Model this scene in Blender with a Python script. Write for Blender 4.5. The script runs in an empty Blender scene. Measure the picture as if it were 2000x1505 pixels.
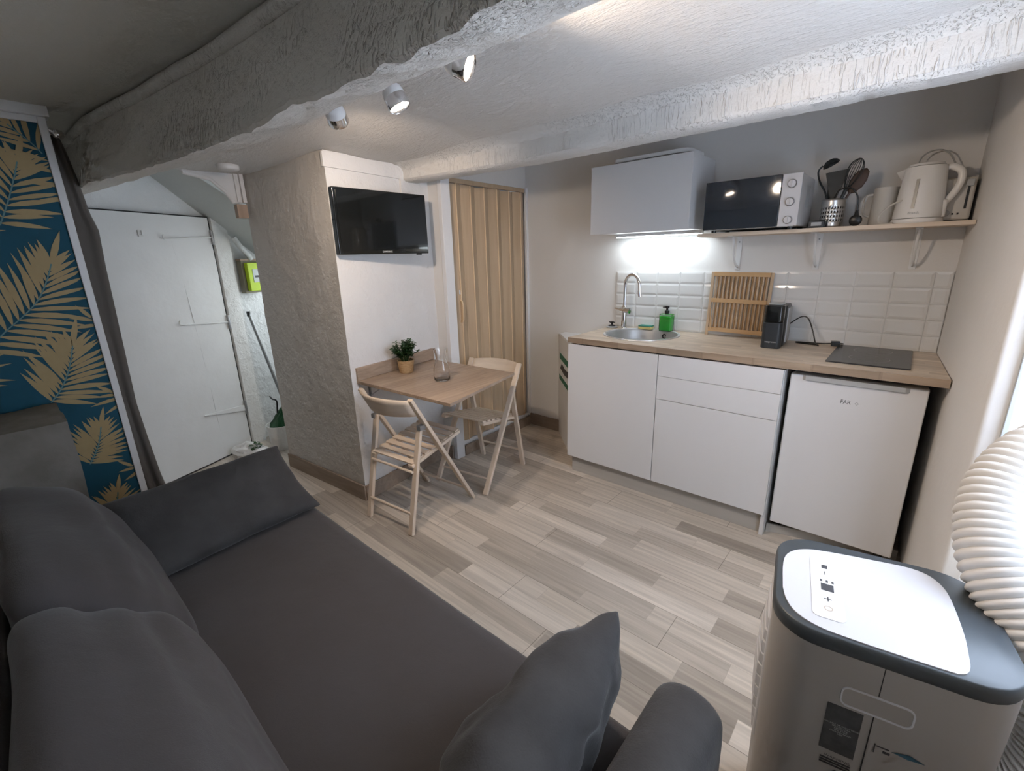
import bpy, bmesh, math, random
from mathutils import Vector, Matrix, noise
from math import sin, cos, pi, radians as R
random.seed(7)
SC = bpy.context.scene
COL = SC.collection

# ------------------------------------------------------------------ materials
def _new(name):
    m = bpy.data.materials.new(name); m.use_nodes = True
    nt = m.node_tree; b = nt.nodes['Principled BSDF']
    return m, nt, b
def N(nt, t, **kw):
    n = nt.nodes.new(t)
    for k, v in kw.items():
        if k.startswith('i_'): n.inputs[k[2:].replace('_', ' ')].default_value = v
        else: setattr(n, k, v)
    return n
def L(nt, a, ao, b, bi): nt.links.new(a.outputs[ao], b.inputs[bi])
def coords(nt, scale=(1, 1, 1), rot=(0, 0, 0)):
    tc = N(nt, 'ShaderNodeTexCoord'); mp = N(nt, 'ShaderNodeMapping')
    mp.inputs['Scale'].default_value = scale; mp.inputs['Rotation'].default_value = rot
    L(nt, tc, 'Object', mp, 'Vector'); return mp
def mix(nt, fac, a, b, blend='MIX'):
    n = N(nt, 'ShaderNodeMix', data_type='RGBA', blend_type=blend)
    for key, val in ((0, fac), (6, a), (7, b)):
        if isinstance(val, tuple) and len(val) == 2: nt.links.new(val[0].outputs[val[1]], n.inputs[key])
        elif isinstance(val, tuple): n.inputs[key].default_value = (*val, 1) if len(val) == 3 else val
        else: n.inputs[key].default_value = val
    return n
def mat(name, col, rough=.5, metal=0, bump=None, var=None, coat=0, spec=.5, scale=(1, 1, 1), sheen=0):
    m, nt, b = _new(name)
    b.inputs['Base Color'].default_value = (*col, 1); b.inputs['Roughness'].default_value = rough
    b.inputs['Metallic'].default_value = metal; b.inputs['Coat Weight'].default_value = coat
    b.inputs['Specular IOR Level'].default_value = spec
    if sheen: b.inputs['Sheen Weight'].default_value = sheen; b.inputs['Sheen Roughness'].default_value = .4
    if bump or var: mp = coords(nt, scale)
    if var:   # (scale, amount, second colour)
        n = N(nt, 'ShaderNodeTexNoise'); n.inputs['Scale'].default_value = var[0]; n.inputs['Detail'].default_value = 6
        L(nt, mp, 'Vector', n, 'Vector')
        rp = N(nt, 'ShaderNodeMapRange'); rp.inputs[1].default_value = .35; rp.inputs[2].default_value = .65; rp.inputs[4].default_value = var[1]
        L(nt, n, 'Fac', rp, 0)
        x = mix(nt, (rp, 0), col, var[2]); L(nt, x, 2, b, 'Base Color')
    if bump:  # list of (scale, distance)
        prev = None
        for s, d in bump:
            n = N(nt, 'ShaderNodeTexNoise'); n.inputs['Scale'].default_value = s; n.inputs['Detail'].default_value = 5
            L(nt, mp, 'Vector', n, 'Vector')
            bp = N(nt, 'ShaderNodeBump'); bp.inputs['Strength'].default_value = 1; bp.inputs['Distance'].default_value = d
            L(nt, n, 'Fac', bp, 'Height')
            if prev: L(nt, prev, 'Normal', bp, 'Normal')
            prev = bp
        L(nt, prev, 'Normal', b, 'Normal')
    return m
def emit(name, col, s):
    m, nt, b = _new(name)
    b.inputs['Base Color'].default_value = (*col, 1); b.inputs['Emission Color'].default_value = (*col, 1)
    b.inputs['Emission Strength'].default_value = s; return m
def wood(name, c1, c2, axis=0, sc=1, rough=.45, spec=.35):
    m, nt, b = _new(name); b.inputs['Roughness'].default_value = rough; b.inputs['Specular IOR Level'].default_value = spec
    s = [38*sc]*3; s[axis] = 2.2*sc
    mp = coords(nt, s); n = N(nt, 'ShaderNodeTexNoise'); n.inputs['Detail'].default_value = 5; n.inputs['Distortion'].default_value = .6
    n.inputs['Scale'].default_value = 1; L(nt, mp, 'Vector', n, 'Vector')
    r = N(nt, 'ShaderNodeMapRange'); r.inputs[1].default_value = .3; r.inputs[2].default_value = .7; L(nt, n, 'Fac', r, 0)
    x = mix(nt, (r, 0), c1, c2); L(nt, x, 2, b, 'Base Color')
    bp = N(nt, 'ShaderNodeBump'); bp.inputs['Distance'].default_value = .0004; L(nt, n, 'Fac', bp, 'Height'); L(nt, bp, 'Normal', b, 'Normal')
    return m
def strips(name, cols, W, Ln, axis=0, rough=.4, spec=.4, seam=None, gap=.012, wob=.5):
    """wood strips: rows of width W across, length Ln along the axis, random tint per strip"""
    m, nt, b = _new(name); b.inputs['Roughness'].default_value = rough; b.inputs['Specular IOR Level'].default_value = spec
    tc = N(nt, 'ShaderNodeTexCoord'); sp = N(nt, 'ShaderNodeSeparateXYZ'); L(nt, tc, 'Object', sp, 0)
    A, B = ('X', 'Y') if axis == 0 else ('Y', 'X')
    def M(op, a, bb=None, c=None):
        n = N(nt, 'ShaderNodeMath', operation=op)
        for i, v in enumerate((a, bb, c)):
            if v is None: continue
            if isinstance(v, tuple): nt.links.new(v[0].outputs[v[1]], n.inputs[i])
            else: n.inputs[i].default_value = v
        return (n, 0)
    v = M('DIVIDE', (sp, B), W); row = M('FLOOR', v); fv = M('FRACT', v)
    w1 = N(nt, 'ShaderNodeTexWhiteNoise', noise_dimensions='1D'); nt.links.new(row[0].outputs[0], w1.inputs['W'])
    u = M('ADD', M('DIVIDE', (sp, A), Ln), M('MULTIPLY', (w1, 'Value'), 7.31)); cell = M('FLOOR', u); fu = M('FRACT', u)
    cb = N(nt, 'ShaderNodeCombineXYZ'); nt.links.new(row[0].outputs[0], cb.inputs[0]); nt.links.new(cell[0].outputs[0], cb.inputs[1])
    w2 = N(nt, 'ShaderNodeTexWhiteNoise', noise_dimensions='2D'); L(nt, cb, 0, w2, 'Vector')
    cr = N(nt, 'ShaderNodeValToRGB'); el = cr.color_ramp.elements
    el[0].color = (*cols[0], 1); el[1].color = (*cols[-1], 1)
    for i, c in enumerate(cols[1:-1]):
        e = el.new((i+1)/(len(cols)-1)); e.color = (*c, 1)
    L(nt, w2, 'Value', cr, 'Fac')
    # grain
    s = [55]*3; s[0 if axis == 0 else 1] = 2.6
    mp = N(nt, 'ShaderNodeMapping'); mp.inputs['Scale'].default_value = s; L(nt, tc, 'Object', mp, 'Vector')
    ad = N(nt, 'ShaderNodeVectorMath', operation='ADD'); L(nt, mp, 0, ad, 0)
    sc = N(nt, 'ShaderNodeVectorMath', operation='SCALE'); L(nt, w2, 'Color', sc, 0); sc.inputs['Scale'].default_value = 60; L(nt, sc, 0, ad, 1)
    n = N(nt, 'ShaderNodeTexNoise'); n.inputs['Scale'].default_value = 1; n.inputs['Detail'].default_value = 6; n.inputs['Distortion'].default_value = wob; L(nt, ad, 0, n, 'Vector')
    r = N(nt, 'ShaderNodeMapRange'); r.inputs[1].default_value = .3; r.inputs[2].default_value = .7; r.inputs[3].default_value = .76; r.inputs[4].default_value = 1.1; L(nt, n, 'Fac', r, 0)
    hv = N(nt, 'ShaderNodeHueSaturation'); L(nt, cr, 'Color', hv, 'Color'); L(nt, r, 0, hv, 'Value')
    out = (hv, 0)
    edge = M('MINIMUM', M('MINIMUM', fv, M('SUBTRACT', 1.0, fv)), M('MULTIPLY', M('MINIMUM', fu, M('SUBTRACT', 1.0, fu)), Ln/W))
    g = M('LESS_THAN', edge, gap)
    if seam:  # long board seams each `seam` rows
        vv = M('DIVIDE', (sp, B), W*seam); rr = M('FLOOR', vv); ff = M('FRACT', vv)
        w3 = N(nt, 'ShaderNodeTexWhiteNoise', noise_dimensions='1D'); nt.links.new(rr[0].outputs[0], w3.inputs['W'])
        uu = M('FRACT', M('ADD', M('DIVIDE', (sp, A), 1.28), M('MULTIPLY', (w3, 'Value'), 5.7)))
        e2 = M('MINIMUM', M('MINIMUM', ff, M('SUBTRACT', 1.0, ff)), M('MULTIPLY', M('MINIMUM', uu, M('SUBTRACT', 1.0, uu)), 1.28/(W*seam)))
        g2 = M('LESS_THAN', e2, .0055)
        x = mix(nt, g2, out, (.10, .08, .065)); g2m = M('MULTIPLY', g2, .75); nt.links.new(g2m[0].outputs[0], x.inputs[0])
        out = (x, 2)
    x = mix(nt, 0.0, out, tuple(c*.6 for c in cols[-1])); gm = M('MULTIPLY', g, .35); nt.links.new(gm[0].outputs[0], x.inputs[0])
    L(nt, x, 2, b, 'Base Color')
    bp = N(nt, 'ShaderNodeBump'); bp.inputs['Distance'].default_value = .0006; L(nt, n, 'Fac', bp, 'Height'); L(nt, bp, 'Normal', b, 'Normal')
    return m
def plaster(name, col, d1=.004, d2=.0015, s1=14, s2=70, stretch=(1, 1, 1), rough=.7, ridges=0, rm=.36):
    m, nt, b = _new(name); b.inputs['Roughness'].default_value = rough; b.inputs['Specular IOR Level'].default_value = .35
    mp = coords(nt, stretch)
    n0 = N(nt, 'ShaderNodeTexNoise'); n0.inputs['Scale'].default_value = 2.3; n0.inputs['Detail'].default_value = 4; L(nt, mp, 0, n0, 0)
    x = mix(nt, (n0, 'Fac'), tuple(c*.93 for c in col), tuple(min(1, c*1.04) for c in col)); L(nt, x, 2, b, 'Base Color')
    prev = None
    for s, d in ((s1, d1), (s2, d2)):
        n = N(nt, 'ShaderNodeTexNoise'); n.inputs['Scale'].default_value = s; n.inputs['Detail'].default_value = 6; n.inputs['Roughness'].default_value = .6; L(nt, mp, 0, n, 0)
        src = (n, 'Fac')
        if s == s1:
            rg = N(nt, 'ShaderNodeMapRange'); rg.inputs[1].default_value = .42; rg.inputs[2].default_value = .75; L(nt, n, 'Fac', rg, 0); src = (rg, 0)
        bp = N(nt, 'ShaderNodeBump'); bp.inputs['Distance'].default_value = d; nt.links.new(src[0].outputs[src[1]], bp.inputs['Height'])
        if prev: L(nt, prev, 'Normal', bp, 'Normal')
        prev = bp
    if ridges:
        m2 = coords(nt, (100, 100, 13)); n = N(nt, 'ShaderNodeTexNoise'); n.inputs['Scale'].default_value = 1; n.inputs['Detail'].default_value = 3; n.inputs['Distortion'].default_value = 1.2; L(nt, m2, 0, n, 0)
        rg = N(nt, 'ShaderNodeMapRange'); rg.inputs[1].default_value = .54; rg.inputs[2].default_value = .72; L(nt, n, 'Fac', rg, 0)
        n3 = N(nt, 'ShaderNodeTexNoise'); n3.inputs['Scale'].default_value = 2.6; L(nt, mp, 0, n3, 0)
        r3 = N(nt, 'ShaderNodeMapRange'); r3.inputs[1].default_value = rm; r3.inputs[2].default_value = rm+.12; L(nt, n3, 'Fac', r3, 0)
        mu = N(nt, 'ShaderNodeMath', operation='MULTIPLY'); L(nt, rg, 0, mu, 0); L(nt, r3, 0, mu, 1)
        bp = N(nt, 'ShaderNodeBump'); bp.inputs['Distance'].default_value = ridges; L(nt, mu, 0, bp, 'Height'); L(nt, prev, 'Normal', bp, 'Normal'); prev = bp
    L(nt, prev, 'Normal', b, 'Normal'); return m

M = dict(
    plain=plaster('smooth_wall', (.765, .75, .73), .0010, .0004, 9, 60),
    plaster=plaster('rough_plaster', (.60, .575, .545), .006, .0018, 7, 45),
    beam=plaster('beam_plaster', (.66, .635, .595), .007, .0020, 13, 80, ridges=.007, rm=.46),
    beam2=plaster('beam_plaster_fine', (.70, .69, .67), .002, .0012, 20, 110, ridges=.0035),
    ceil=plaster('ceiling_plaster', (.70, .68, .655), .0030, .0030, 34, 110, (.6, 1.4, 1.4)),
    ceilr=plaster('ceiling_rear', (.68, .665, .615), .0015, .001, 30, 120),
    tv_wall=plaster('tv_wall', (.76, .76, .76), .004, .0008, 8, 50),
    alcove=plaster('alcove_paint', (.78, .80, .80), .006, .0015, 14, 60, rough=.45),
    door=mat('old_door_paint', (.76, .78, .78), .4, bump=[(6, .003), (40, .0008)], var=(5, .5, (.70, .71, .70))),
    gloss=mat('gloss_white', (.80, .81, .82), .28), semi=mat('white_semi', (.70, .705, .72), .35),
    casing=mat('white_casing', (.80, .81, .83), .35), soffit=plaster('soffit', (.62, .64, .62), .001, .0006),
    floor=strips('floor_laminate', [(.59, .52, .44), (.33, .285, .24), (.62, .55, .47), (.44, .385, .325), (.70, .63, .55), (.54, .475, .40)], .098, .60, seam=2, rough=.42),
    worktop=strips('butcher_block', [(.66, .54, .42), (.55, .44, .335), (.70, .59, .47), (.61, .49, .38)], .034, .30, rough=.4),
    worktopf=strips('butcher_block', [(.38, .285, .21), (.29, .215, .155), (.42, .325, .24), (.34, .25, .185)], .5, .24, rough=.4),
    tablew=strips('table_oak', [(.40, .30, .225), (.35, .26, .195), (.43, .33, .25)], .09, .9, axis=1, rough=.45, gap=.0, wob=1.2),
    base_wood=wood('baseboard_wood', (.33, .26, .205), (.25, .195, .155), 0),
    beech=wood('beech', (.73, .61, .485), (.64, .525, .415), 2, .8),
    beechx=wood('beech_x', (.73, .61, .485), (.64, .525, .415), 0, .8), beechy=wood('beech_y', (.73, .61, .485), (.64, .525, .415), 1, .8),
    oak=wood('door_oak', (.55, .41, .275), (.47, .345, .225), 2, .7, rough=.38), oak_l=mat('oak_light', (.74, .56, .36), .3),
    bamboo=wood('bamboo', (.62, .40, .21), (.54, .34, .17), 0, 1), bamboo_d=wood('bamboo_z', (.60, .44, .29), (.50, .37, .25), 2, 1),
    sofa=mat('charcoal_fabric', (.078, .070, .068), .95, bump=[(420, .0006), (6, .006)], var=(3, .5, (.088, .083, .085)), sheen=.15, spec=.15),
    sofa2=mat('charcoal_velour', (.052, .050, .050), .85, bump=[(300, .0005), (9, .006)], var=(9, .7, (.075, .073, .072)), sheen=.2, spec=.2),
    block=mat('mottled_taupe', (.17, .155, .13), .8, bump=[(8, .006), (60, .001)], var=(9, .8, (.24, .22, .195))),
    curtain=mat('curtain_cloth', (.12, .11, .10), .95, bump=[(300, .0004)], sheen=.2),
    chrome=mat('chrome', (.82, .82, .84), .12, 1), steel=mat('steel', (.62, .62, .62), .3, 1), grey=mat('grey_metal', (.35, .36, .37), .4, .7),
    sinkm=mat('sink_grey', (.42, .42, .42), .4, .5), rim=mat('sink_rim', (.75, .75, .75), .22, .6),
    black=mat('black_plastic', (.012, .013, .014), .35), blackg=mat('black_gloss', (.008, .010, .011), .08, coat=.5),
    navy=mat('microwave_glass', (.012, .020, .032), .05, coat=1), hob=mat('hob_glass', (.035, .036, .04), .22, spec=.35),
    dark=mat('dark_gap', (.02, .022, .024), .7), bluegrey=mat('slate_plastic', (.024, .030, .036), .4),
    utensil=mat('nylon_black', (.018, .026, .03), .45), brown=mat('nylon_brown', (.07, .04, .028), .5),
    acwhite=mat('ac_white', (.58, .58, .60), .35), acbody_shade=mat('ac_body_shade', (.34, .315, .29), .4), acdark=mat('ac_slate', (.050, .060, .068), .42),  # body darker than the top: shade of its camera-facing side put into the colour
    kettle=mat('kettle_white', (.86, .845, .82), .22), cream=mat('cream_plastic', (.60, .57, .52), .4), window_grey=mat('level_window', (.17, .165, .15), .3),
    hose=mat('hose_white', (.66, .64, .61), .45), tile=mat('tile_glaze', (.74, .74, .73), .10, coat=.3), grout=mat('grout', (.72, .72, .71), .8),
    blue=mat('wallpaper_blue', (.003, .075, .125), .75, bump=[(500, .0002)]), gold=mat('wallpaper_gold', (.40, .30, .145), .6, var=(30, .35, (.35, .26, .12))), rach=mat('wallpaper_vein', (.12, .24, .25), .7),
    leaf=mat('leaf_green', (.018, .060, .018), .5, var=(40, .8, (.04, .11, .03))), basket=mat('woven_straw', (.50, .33, .17), .8, bump=[(60, .006)], scale=(1, 1, 3), var=(60, .6, (.36, .22, .10))),
    soapg=mat('soap_green', (.03, .52, .04), .15, coat=.4), yellow=mat('meter_yellow', (.52, .72, .02), .5), label=mat('grey_label', (.55, .60, .58), .5),
    rust=mat('meter_case', (.30, .27, .20), .6), bag=mat('plastic_bag', (.82, .82, .81), .3, bump=[(22, .01)]), greenbag=mat('green_bag', (.01, .09, .03), .4, bump=[(30, .006)]),
    spongeg=mat('sponge_green', (.05, .22, .17), .9), spongey=mat('sponge_yellow', (.65, .55, .22), .9, bump=[(200, .001)]),
    ink=mat('dark_ink', (.05, .05, .055), .6), paper=mat('white_paper', (.72, .74, .73), .6), green_ink=mat('green_ink', (.02, .16, .09), .6),
    stick=mat('dark_sticker', (.045, .048, .052), .45, var=(60, .6, (.08, .085, .09))), blue_ink=mat('blue_sticker', (.03, .10, .15), .5), gold_ink=mat('tan_ink', (.5, .42, .34), .5), greyw=mat('greywhite', (.42, .43, .43), .5),
    bulb=emit('bulb', (1, .82, .66), 40), led=emit('led_tube', (.86, .95, 1), 14), plug_white=mat('plug_white', (.7, .7, .7), .5),
    woodblock=wood('raw_block', (.42, .30, .22), (.34, .24, .17), 2), plinth=wood('plinth_grey', (.46, .44, .41), (.42, .40, .37), 0, .6), rearwall=plaster('rear_wall_paint', (.66, .63, .57), .001, .0005), outside=mat('outside_ground', (.4, .42, .42), .9),
)
def glass(name, col=(1, 1, 1), rough=0, ior=1.45):
    m, nt, b = _new(name); b.inputs['Base Color'].default_value = (*col, 1); b.inputs['Roughness'].default_value = rough
    b.inputs['Transmission Weight'].default_value = 1; b.inputs['IOR'].default_value = ior; return m
M['glass'] = glass('clear_glass'); M['pane'] = glass('pane_glass', ior=1.05); M['bottle'] = glass('bottle_glass', (.75, .95, .78))
def cloth_trans():
    m, nt, b = _new('window_sheet'); b.inputs['Base Color'].default_value = (.82, .86, .93, 1); b.inputs['Roughness'].default_value = .8
    tr = N(nt, 'ShaderNodeBsdfTranslucent'); tr.inputs['Color'].default_value = (.85, .9, 1, 1)
    mx = N(nt, 'ShaderNodeMixShader'); mx.inputs[0].default_value = .5
    L(nt, b, 0, mx, 1); L(nt, tr, 0, mx, 2); L(nt, mx, 0, nt.nodes['Material Output'], 0)
    mp = coords(nt, (3, 14, 2)); n = N(nt, 'ShaderNodeTexNoise'); n.inputs['Scale'].default_value = 1.5; L(nt, mp, 0, n, 0)
    bp = N(nt, 'ShaderNodeBump'); bp.inputs['Distance'].default_value = .02; L(nt, n, 'Fac', bp, 'Height'); L(nt, bp, 'Normal', b, 'Normal')
    return m
M['sheet'] = cloth_trans()

# ------------------------------------------------------------------ mesh helpers
class MB:
    def __init__(s): s.v = []; s.f = []; s.m = []; s.cur = 0
    def add(s, vs, fs, T=None):
        o = len(s.v)
        s.v += [tuple(T @ Vector(v)) if T else tuple(v) for v in vs]
        s.f += [tuple(i+o for i in f) for f in fs]; s.m += [s.cur]*len(fs); return s
    def box(s, c, d, rot=None):
        x, y, z = (k/2 for k in d)
        T = Matrix.Translation(c)
        if rot is not None: T = T @ (rot.to_4x4() if isinstance(rot, Matrix) else Matrix.Rotation(rot, 4, 'Z'))
        vs = [(a*x, b*y, e*z) for a in (-1, 1) for b in (-1, 1) for e in (-1, 1)]
        return s.add(vs, [(0, 1, 3, 2), (4, 6, 7, 5), (0, 4, 5, 1), (2, 3, 7, 6), (0, 2, 6, 4), (1, 5, 7, 3)], T)
    def b2(s, p, q): return s.box([(a+b)/2 for a, b in zip(p, q)], [abs(b-a) for a, b in zip(p, q)])
    def bar(s, p, q, w, h, up=(0, 0, 1)):
        p, q = Vector(p), Vector(q); d = q-p; z = d.normalized(); u = Vector(up)
        x = u.cross(z); x = x.normalized() if x.length > 1e-4 else Vector((1, 0, 0)); y = z.cross(x)
        return s.box((p+q)/2, (w, h, d.length), Matrix((x, y, z)).transposed())
    def tube(s, path, r, n=10, cap=True, closed=False):
        P = [Vector(p) for p in path]; k = len(P); rs = r if isinstance(r, (list, tuple)) else [r]*k
        vs = []; fs = []; prev = None
        for i in range(k):
            if closed: t = (P[(i+1) % k]-P[i-1]).normalized()
            else: t = (P[min(i+1, k-1)]-P[max(i-1, 0)]).normalized()
            if prev is None:
                a = Vector((0, 0, 1)) if abs(t.z) < .9 else Vector((1, 0, 0)); u = t.cross(a).normalized()
            else: u = (prev - t*prev.dot(t)).normalized()
            prev = u; w = t.cross(u)
            for j in range(n):
                a = 2*pi*j/n; vs.append(P[i]+(u*cos(a)+w*sin(a))*rs[i])
        for i in range(k if closed else k-1):
            for j in range(n): fs.append((i*n+j, i*n+(j+1) % n, ((i+1) % k)*n+(j+1) % n, ((i+1) % k)*n+j))
        if cap and not closed: fs += [tuple(range(n))[::-1], tuple((k-1)*n+j for j in range(n))]
        return s.add(vs, fs)
    def lathe(s, prof, c=(0, 0, 0), n=28, T=None, sx=1, sy=1, close=False, cap=True):
        vs = []; fs = []
        for r, z in prof:
            for j in range(n): a = 2*pi*j/n; vs.append((r*cos(a)*sx, r*sin(a)*sy, z))
        k = len(prof)
        for i in range(k-1):
            for j in range(n): fs.append((i*n+j, i*n+(j+1) % n, (i+1)*n+(j+1) % n, (i+1)*n+j))
        if close:
            for j in range(n): fs.append(((k-1)*n+j, (k-1)*n+(j+1) % n, (j+1) % n, j))
        elif cap:
            if prof[0][0] > 1e-5: fs.append(tuple(range(n))[::-1])
            if prof[-1][0] > 1e-5: fs.append(tuple((k-1)*n+j for j in range(n)))
        return s.add(vs, fs, Matrix.Translation(c) @ (T or Matrix.Identity(4)))
    def prism(s, poly, z0, z1, T=None):
        n = len(poly); A = sum(poly[i][0]*poly[(i+1) % n][1]-poly[(i+1) % n][0]*poly[i][1] for i in range(n))
        if A < 0: poly = poly[::-1]
        vs = [(x, y, z0) for x, y in poly]+[(x, y, z1) for x, y in poly]
        fs = [tuple(range(n))[::-1], tuple(range(n, 2*n))]+[(i, (i+1) % n, n+(i+1) % n, n+i) for i in range(n)]
        return s.add(vs, fs, T)
    def grid(s, P):  # rows of points
        h = len(P); w = len(P[0]); vs = [p for r in P for p in r]
        return s.add(vs, [(i*w+j, i*w+j+1, (i+1)*w+j+1, (i+1)*w+j) for i in range(h-1) for j in range(w-1)])
    def mi(s, i): s.cur = i; return s
    def build(s, name, m, parent=None, smooth=30, bevel=0, seg=2, sub=0, solid=0, weld=True):
        me = bpy.data.meshes.new(name); me.from_pydata(s.v, [], s.f)
        mm = m if isinstance(m, (list, tuple)) else [m]
        for x in mm: me.materials.append(M[x] if isinstance(x, str) else x)
        for p, i in zip(me.polygons, s.m): p.material_index = i
        bm = bmesh.new(); bm.from_mesh(me)
        if weld: bmesh.ops.remove_doubles(bm, verts=bm.verts, dist=1e-6)
        if weld: bmesh.ops.recalc_face_normals(bm, faces=bm.faces)
        bm.to_mesh(me); bm.free()
        o = bpy.data.objects.new(name, me); COL.objects.link(o)
        if smooth:
            for p in me.polygons: p.use_smooth = True
            me.set_sharp_from_angle(angle=R(smooth))
        if bevel:
            b = o.modifiers.new('bevel', 'BEVEL'); b.width = bevel; b.segments = seg; b.limit_method = 'ANGLE'; b.angle_limit = R(35); b.harden_normals = True
        if solid:
            b = o.modifiers.new('solid', 'SOLIDIFY'); b.thickness = solid; b.offset = 0
        if sub:
            b = o.modifiers.new('sub', 'SUBSURF'); b.levels = sub; b.render_levels = sub
        if parent: o.parent = parent
        return o
def arc(c, r, a0, a1, n, ax=(1, 0, 0), ay=(0, 0, 1)):
    c, ax, ay = Vector(c), Vector(ax), Vector(ay)
    return [c+ax*r*cos(a0+(a1-a0)*i/n)+ay*r*sin(a0+(a1-a0)*i/n) for i in range(n+1)]
def bez(pts, n=8):  # catmull-rom
    P = [Vector(p) for p in pts]; P = [P[0]*2-P[1]]+P+[P[-1]*2-P[-2]]; out = []
    for i in range(1, len(P)-2):
        for k in range(n):
            t = k/n; a, b, c, d = P[i-1:i+3]
            out.append(.5*((2*b)+(c-a)*t+(2*a-5*b+4*c-d)*t*t+(3*b-a-3*c+d)*t**3))
    out.append(P[-2]); return out
def rrect(x0, y0, x1, y1, r, n=6):
    out = []
    for cx, cy, a in ((x1-r, y1-r, 0), (x0+r, y1-r, pi/2), (x0+r, y0+r, pi), (x1-r, y0+r, 1.5*pi)):
        out += [(cx+r*cos(a+pi/2*i/n), cy+r*sin(a+pi/2*i/n)) for i in range(n+1)]
    return out
def thing(name, label, cat, loc=(0, 0, 0), rz=0, group=None):
    o = bpy.data.objects.new(name, None); COL.objects.link(o); o.location = loc; o.rotation_euler = (0, 0, rz)
    o.empty_display_size = .05; return tag(o, label, cat, group)
def tag(o, label, cat, group=None):
    o['label'] = label; o['category'] = cat
    if group: o['group'] = group
    return o
def struct(o, label=None):
    o['kind'] = 'structure'
    if label: o['label'] = label
    return o
def text(name, s, size, m, T, parent=None, extrude=.0003, sx=1):
    c = bpy.data.curves.new(name, 'FONT'); c.body = s; c.size = size; c.extrude = extrude; c.align_x = 'CENTER'; c.align_y = 'CENTER'
    t = bpy.data.objects.new(name, c); COL.objects.link(t); bpy.context.view_layer.update()
    me = bpy.data.meshes.new_from_object(t.evaluated_get(bpy.context.evaluated_depsgraph_get()))
    bpy.data.objects.remove(t); bpy.data.curves.remove(c)
    me.transform(T @ Matrix.Diagonal((sx, 1, 1, 1))); me.materials.clear(); me.materials.append(M[m])
    o = bpy.data.objects.new(name, me); COL.objects.link(o)
    if parent: o.parent = parent
    return o
FRONT = Matrix.Rotation(R(90), 4, 'X')          # text facing -Y
RIGHTF = Matrix.Rotation(R(90), 4, 'Z') @ FRONT  # text facing +X
def copy_tree(o, parent=None):
    c = o.copy(); COL.objects.link(c); c.parent = parent
    for ch in list(o.children): copy_tree(ch, c)
    return c
def nest(root, part, *kids):
    ch = list(root.children); p = next(c for c in ch if c.name.split('.')[0] == part)
    for c in ch:
        if c is not p and c.name.split('.')[0] in kids: c.parent = p
def nz(p, s, k=0): return noise.noise(Vector(p)*s+Vector((k, k*1.7, k*.3)))

# ------------------------------------------------------------------ setting
MB().b2((-3.0, -3.3, -.05), (2.2, .15, 0)).build('floor', 'floor', smooth=0)['kind'] = 'structure'
def roughwall(name, pts, z0, z1, m, amp=.006, step=.05, sc=4, closed=False, thick=None, lean=None):
    """plaster skin following a plan polyline, from z0 to z1, with hand-worked unevenness and real thickness behind it"""
    P = []; nr = []
    n = len(pts)
    for i in range(n if closed else n-1):
        a, b = Vector(pts[i]), Vector(pts[(i+1) % n]); k = max(1, int((b-a).length/step))
        for j in range(k): P.append(a.lerp(b, j/k))
    P.append(Vector(pts[0] if closed else pts[-1]))
    rows = []; kz = max(1, int((z1-z0)/step))
    for r in range(kz+1):
        z = z0+(z1-z0)*r/kz; row = []
        for i, p in enumerate(P):
            t = (P[min(i+1, len(P)-1)]-P[max(i-1, 0)]).normalized(); nn = Vector((t.y, -t.x))
            d = nz((p.x, p.y, z), sc)*amp + nz((p.x, p.y, z), sc*3.3, 5)*amp*.4
            if closed and i in (0, len(P)-1): d = 0
            q = p+nn*d
            if lean: q += Vector(lean)*(z-z0)/(z1-z0)
            row.append((q.x, q.y, z))
        rows.append(row)
    mb = MB().grid(rows)
    if thick:
        mb.prism([tuple(p) for p in pts[:]]+[tuple(p) for p in thick], z0, z1)
    return struct(mb.build(name, m, smooth=50))
# kitchen wall, with the strip towards the folding door
struct(MB().b2((-.805, 0, 0), (1.75, .12, 2.25)).build('wall_kitchen', 'plain', smooth=0))
# right wall: plain stretch beside the worktop, then a window niche
mb = MB().prism([(1.724, .12), (1.724, 0), (1.762, -.59), (1.800, -1.15), (1.840, -1.17), (2.15, -1.17), (2.15, .12)], 0, 2.25)
struct(mb.build('wall_right', 'plain', smooth=0, bevel=.012, seg=3))
mb = MB().b2((2.02, -2.7, 0), (2.15, -1.99, 2.25)).b2((2.02, -1.99, 0), (2.15, -1.17, .80)).b2((2.02, -1.99, 1.90), (2.15, -1.17, 2.25)).b2((1.80, -3.3, 0), (2.15, -2.60, 2.25))
struct(mb.build('wall_window_side', 'plain', smooth=0, bevel=.006))
w = MB()
for a, b in (((2.07, -1.99, .80), (2.12, -1.17, .86)), ((2.07, -1.99, 1.84), (2.12, -1.17, 1.90)), ((2.07, -1.23, .86), (2.12, -1.17, 1.84)), ((2.07, -1.99, .86), (2.12, -1.93, 1.84)), ((2.07, -1.60, .86), (2.12, -1.56, 1.84))): w.b2(a, b)
w = struct(w.build('window_1', 'gloss', bevel=.004)); MB().b2((2.09, -1.93, .86), (2.094, -1.23, 1.84)).build('pane', 'pane', w, smooth=0)
MB().b2((1.99, -1.99, .78), (2.12, -1.17, .80)).build('window_sill', 'gloss', w, bevel=.004)
# walls behind and left of the camera's view
struct(MB().b2((-3.0, -3.3, 0), (1.85, -3.2, 2.25)).build('wall_rear', 'rearwall', smooth=0))
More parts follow.
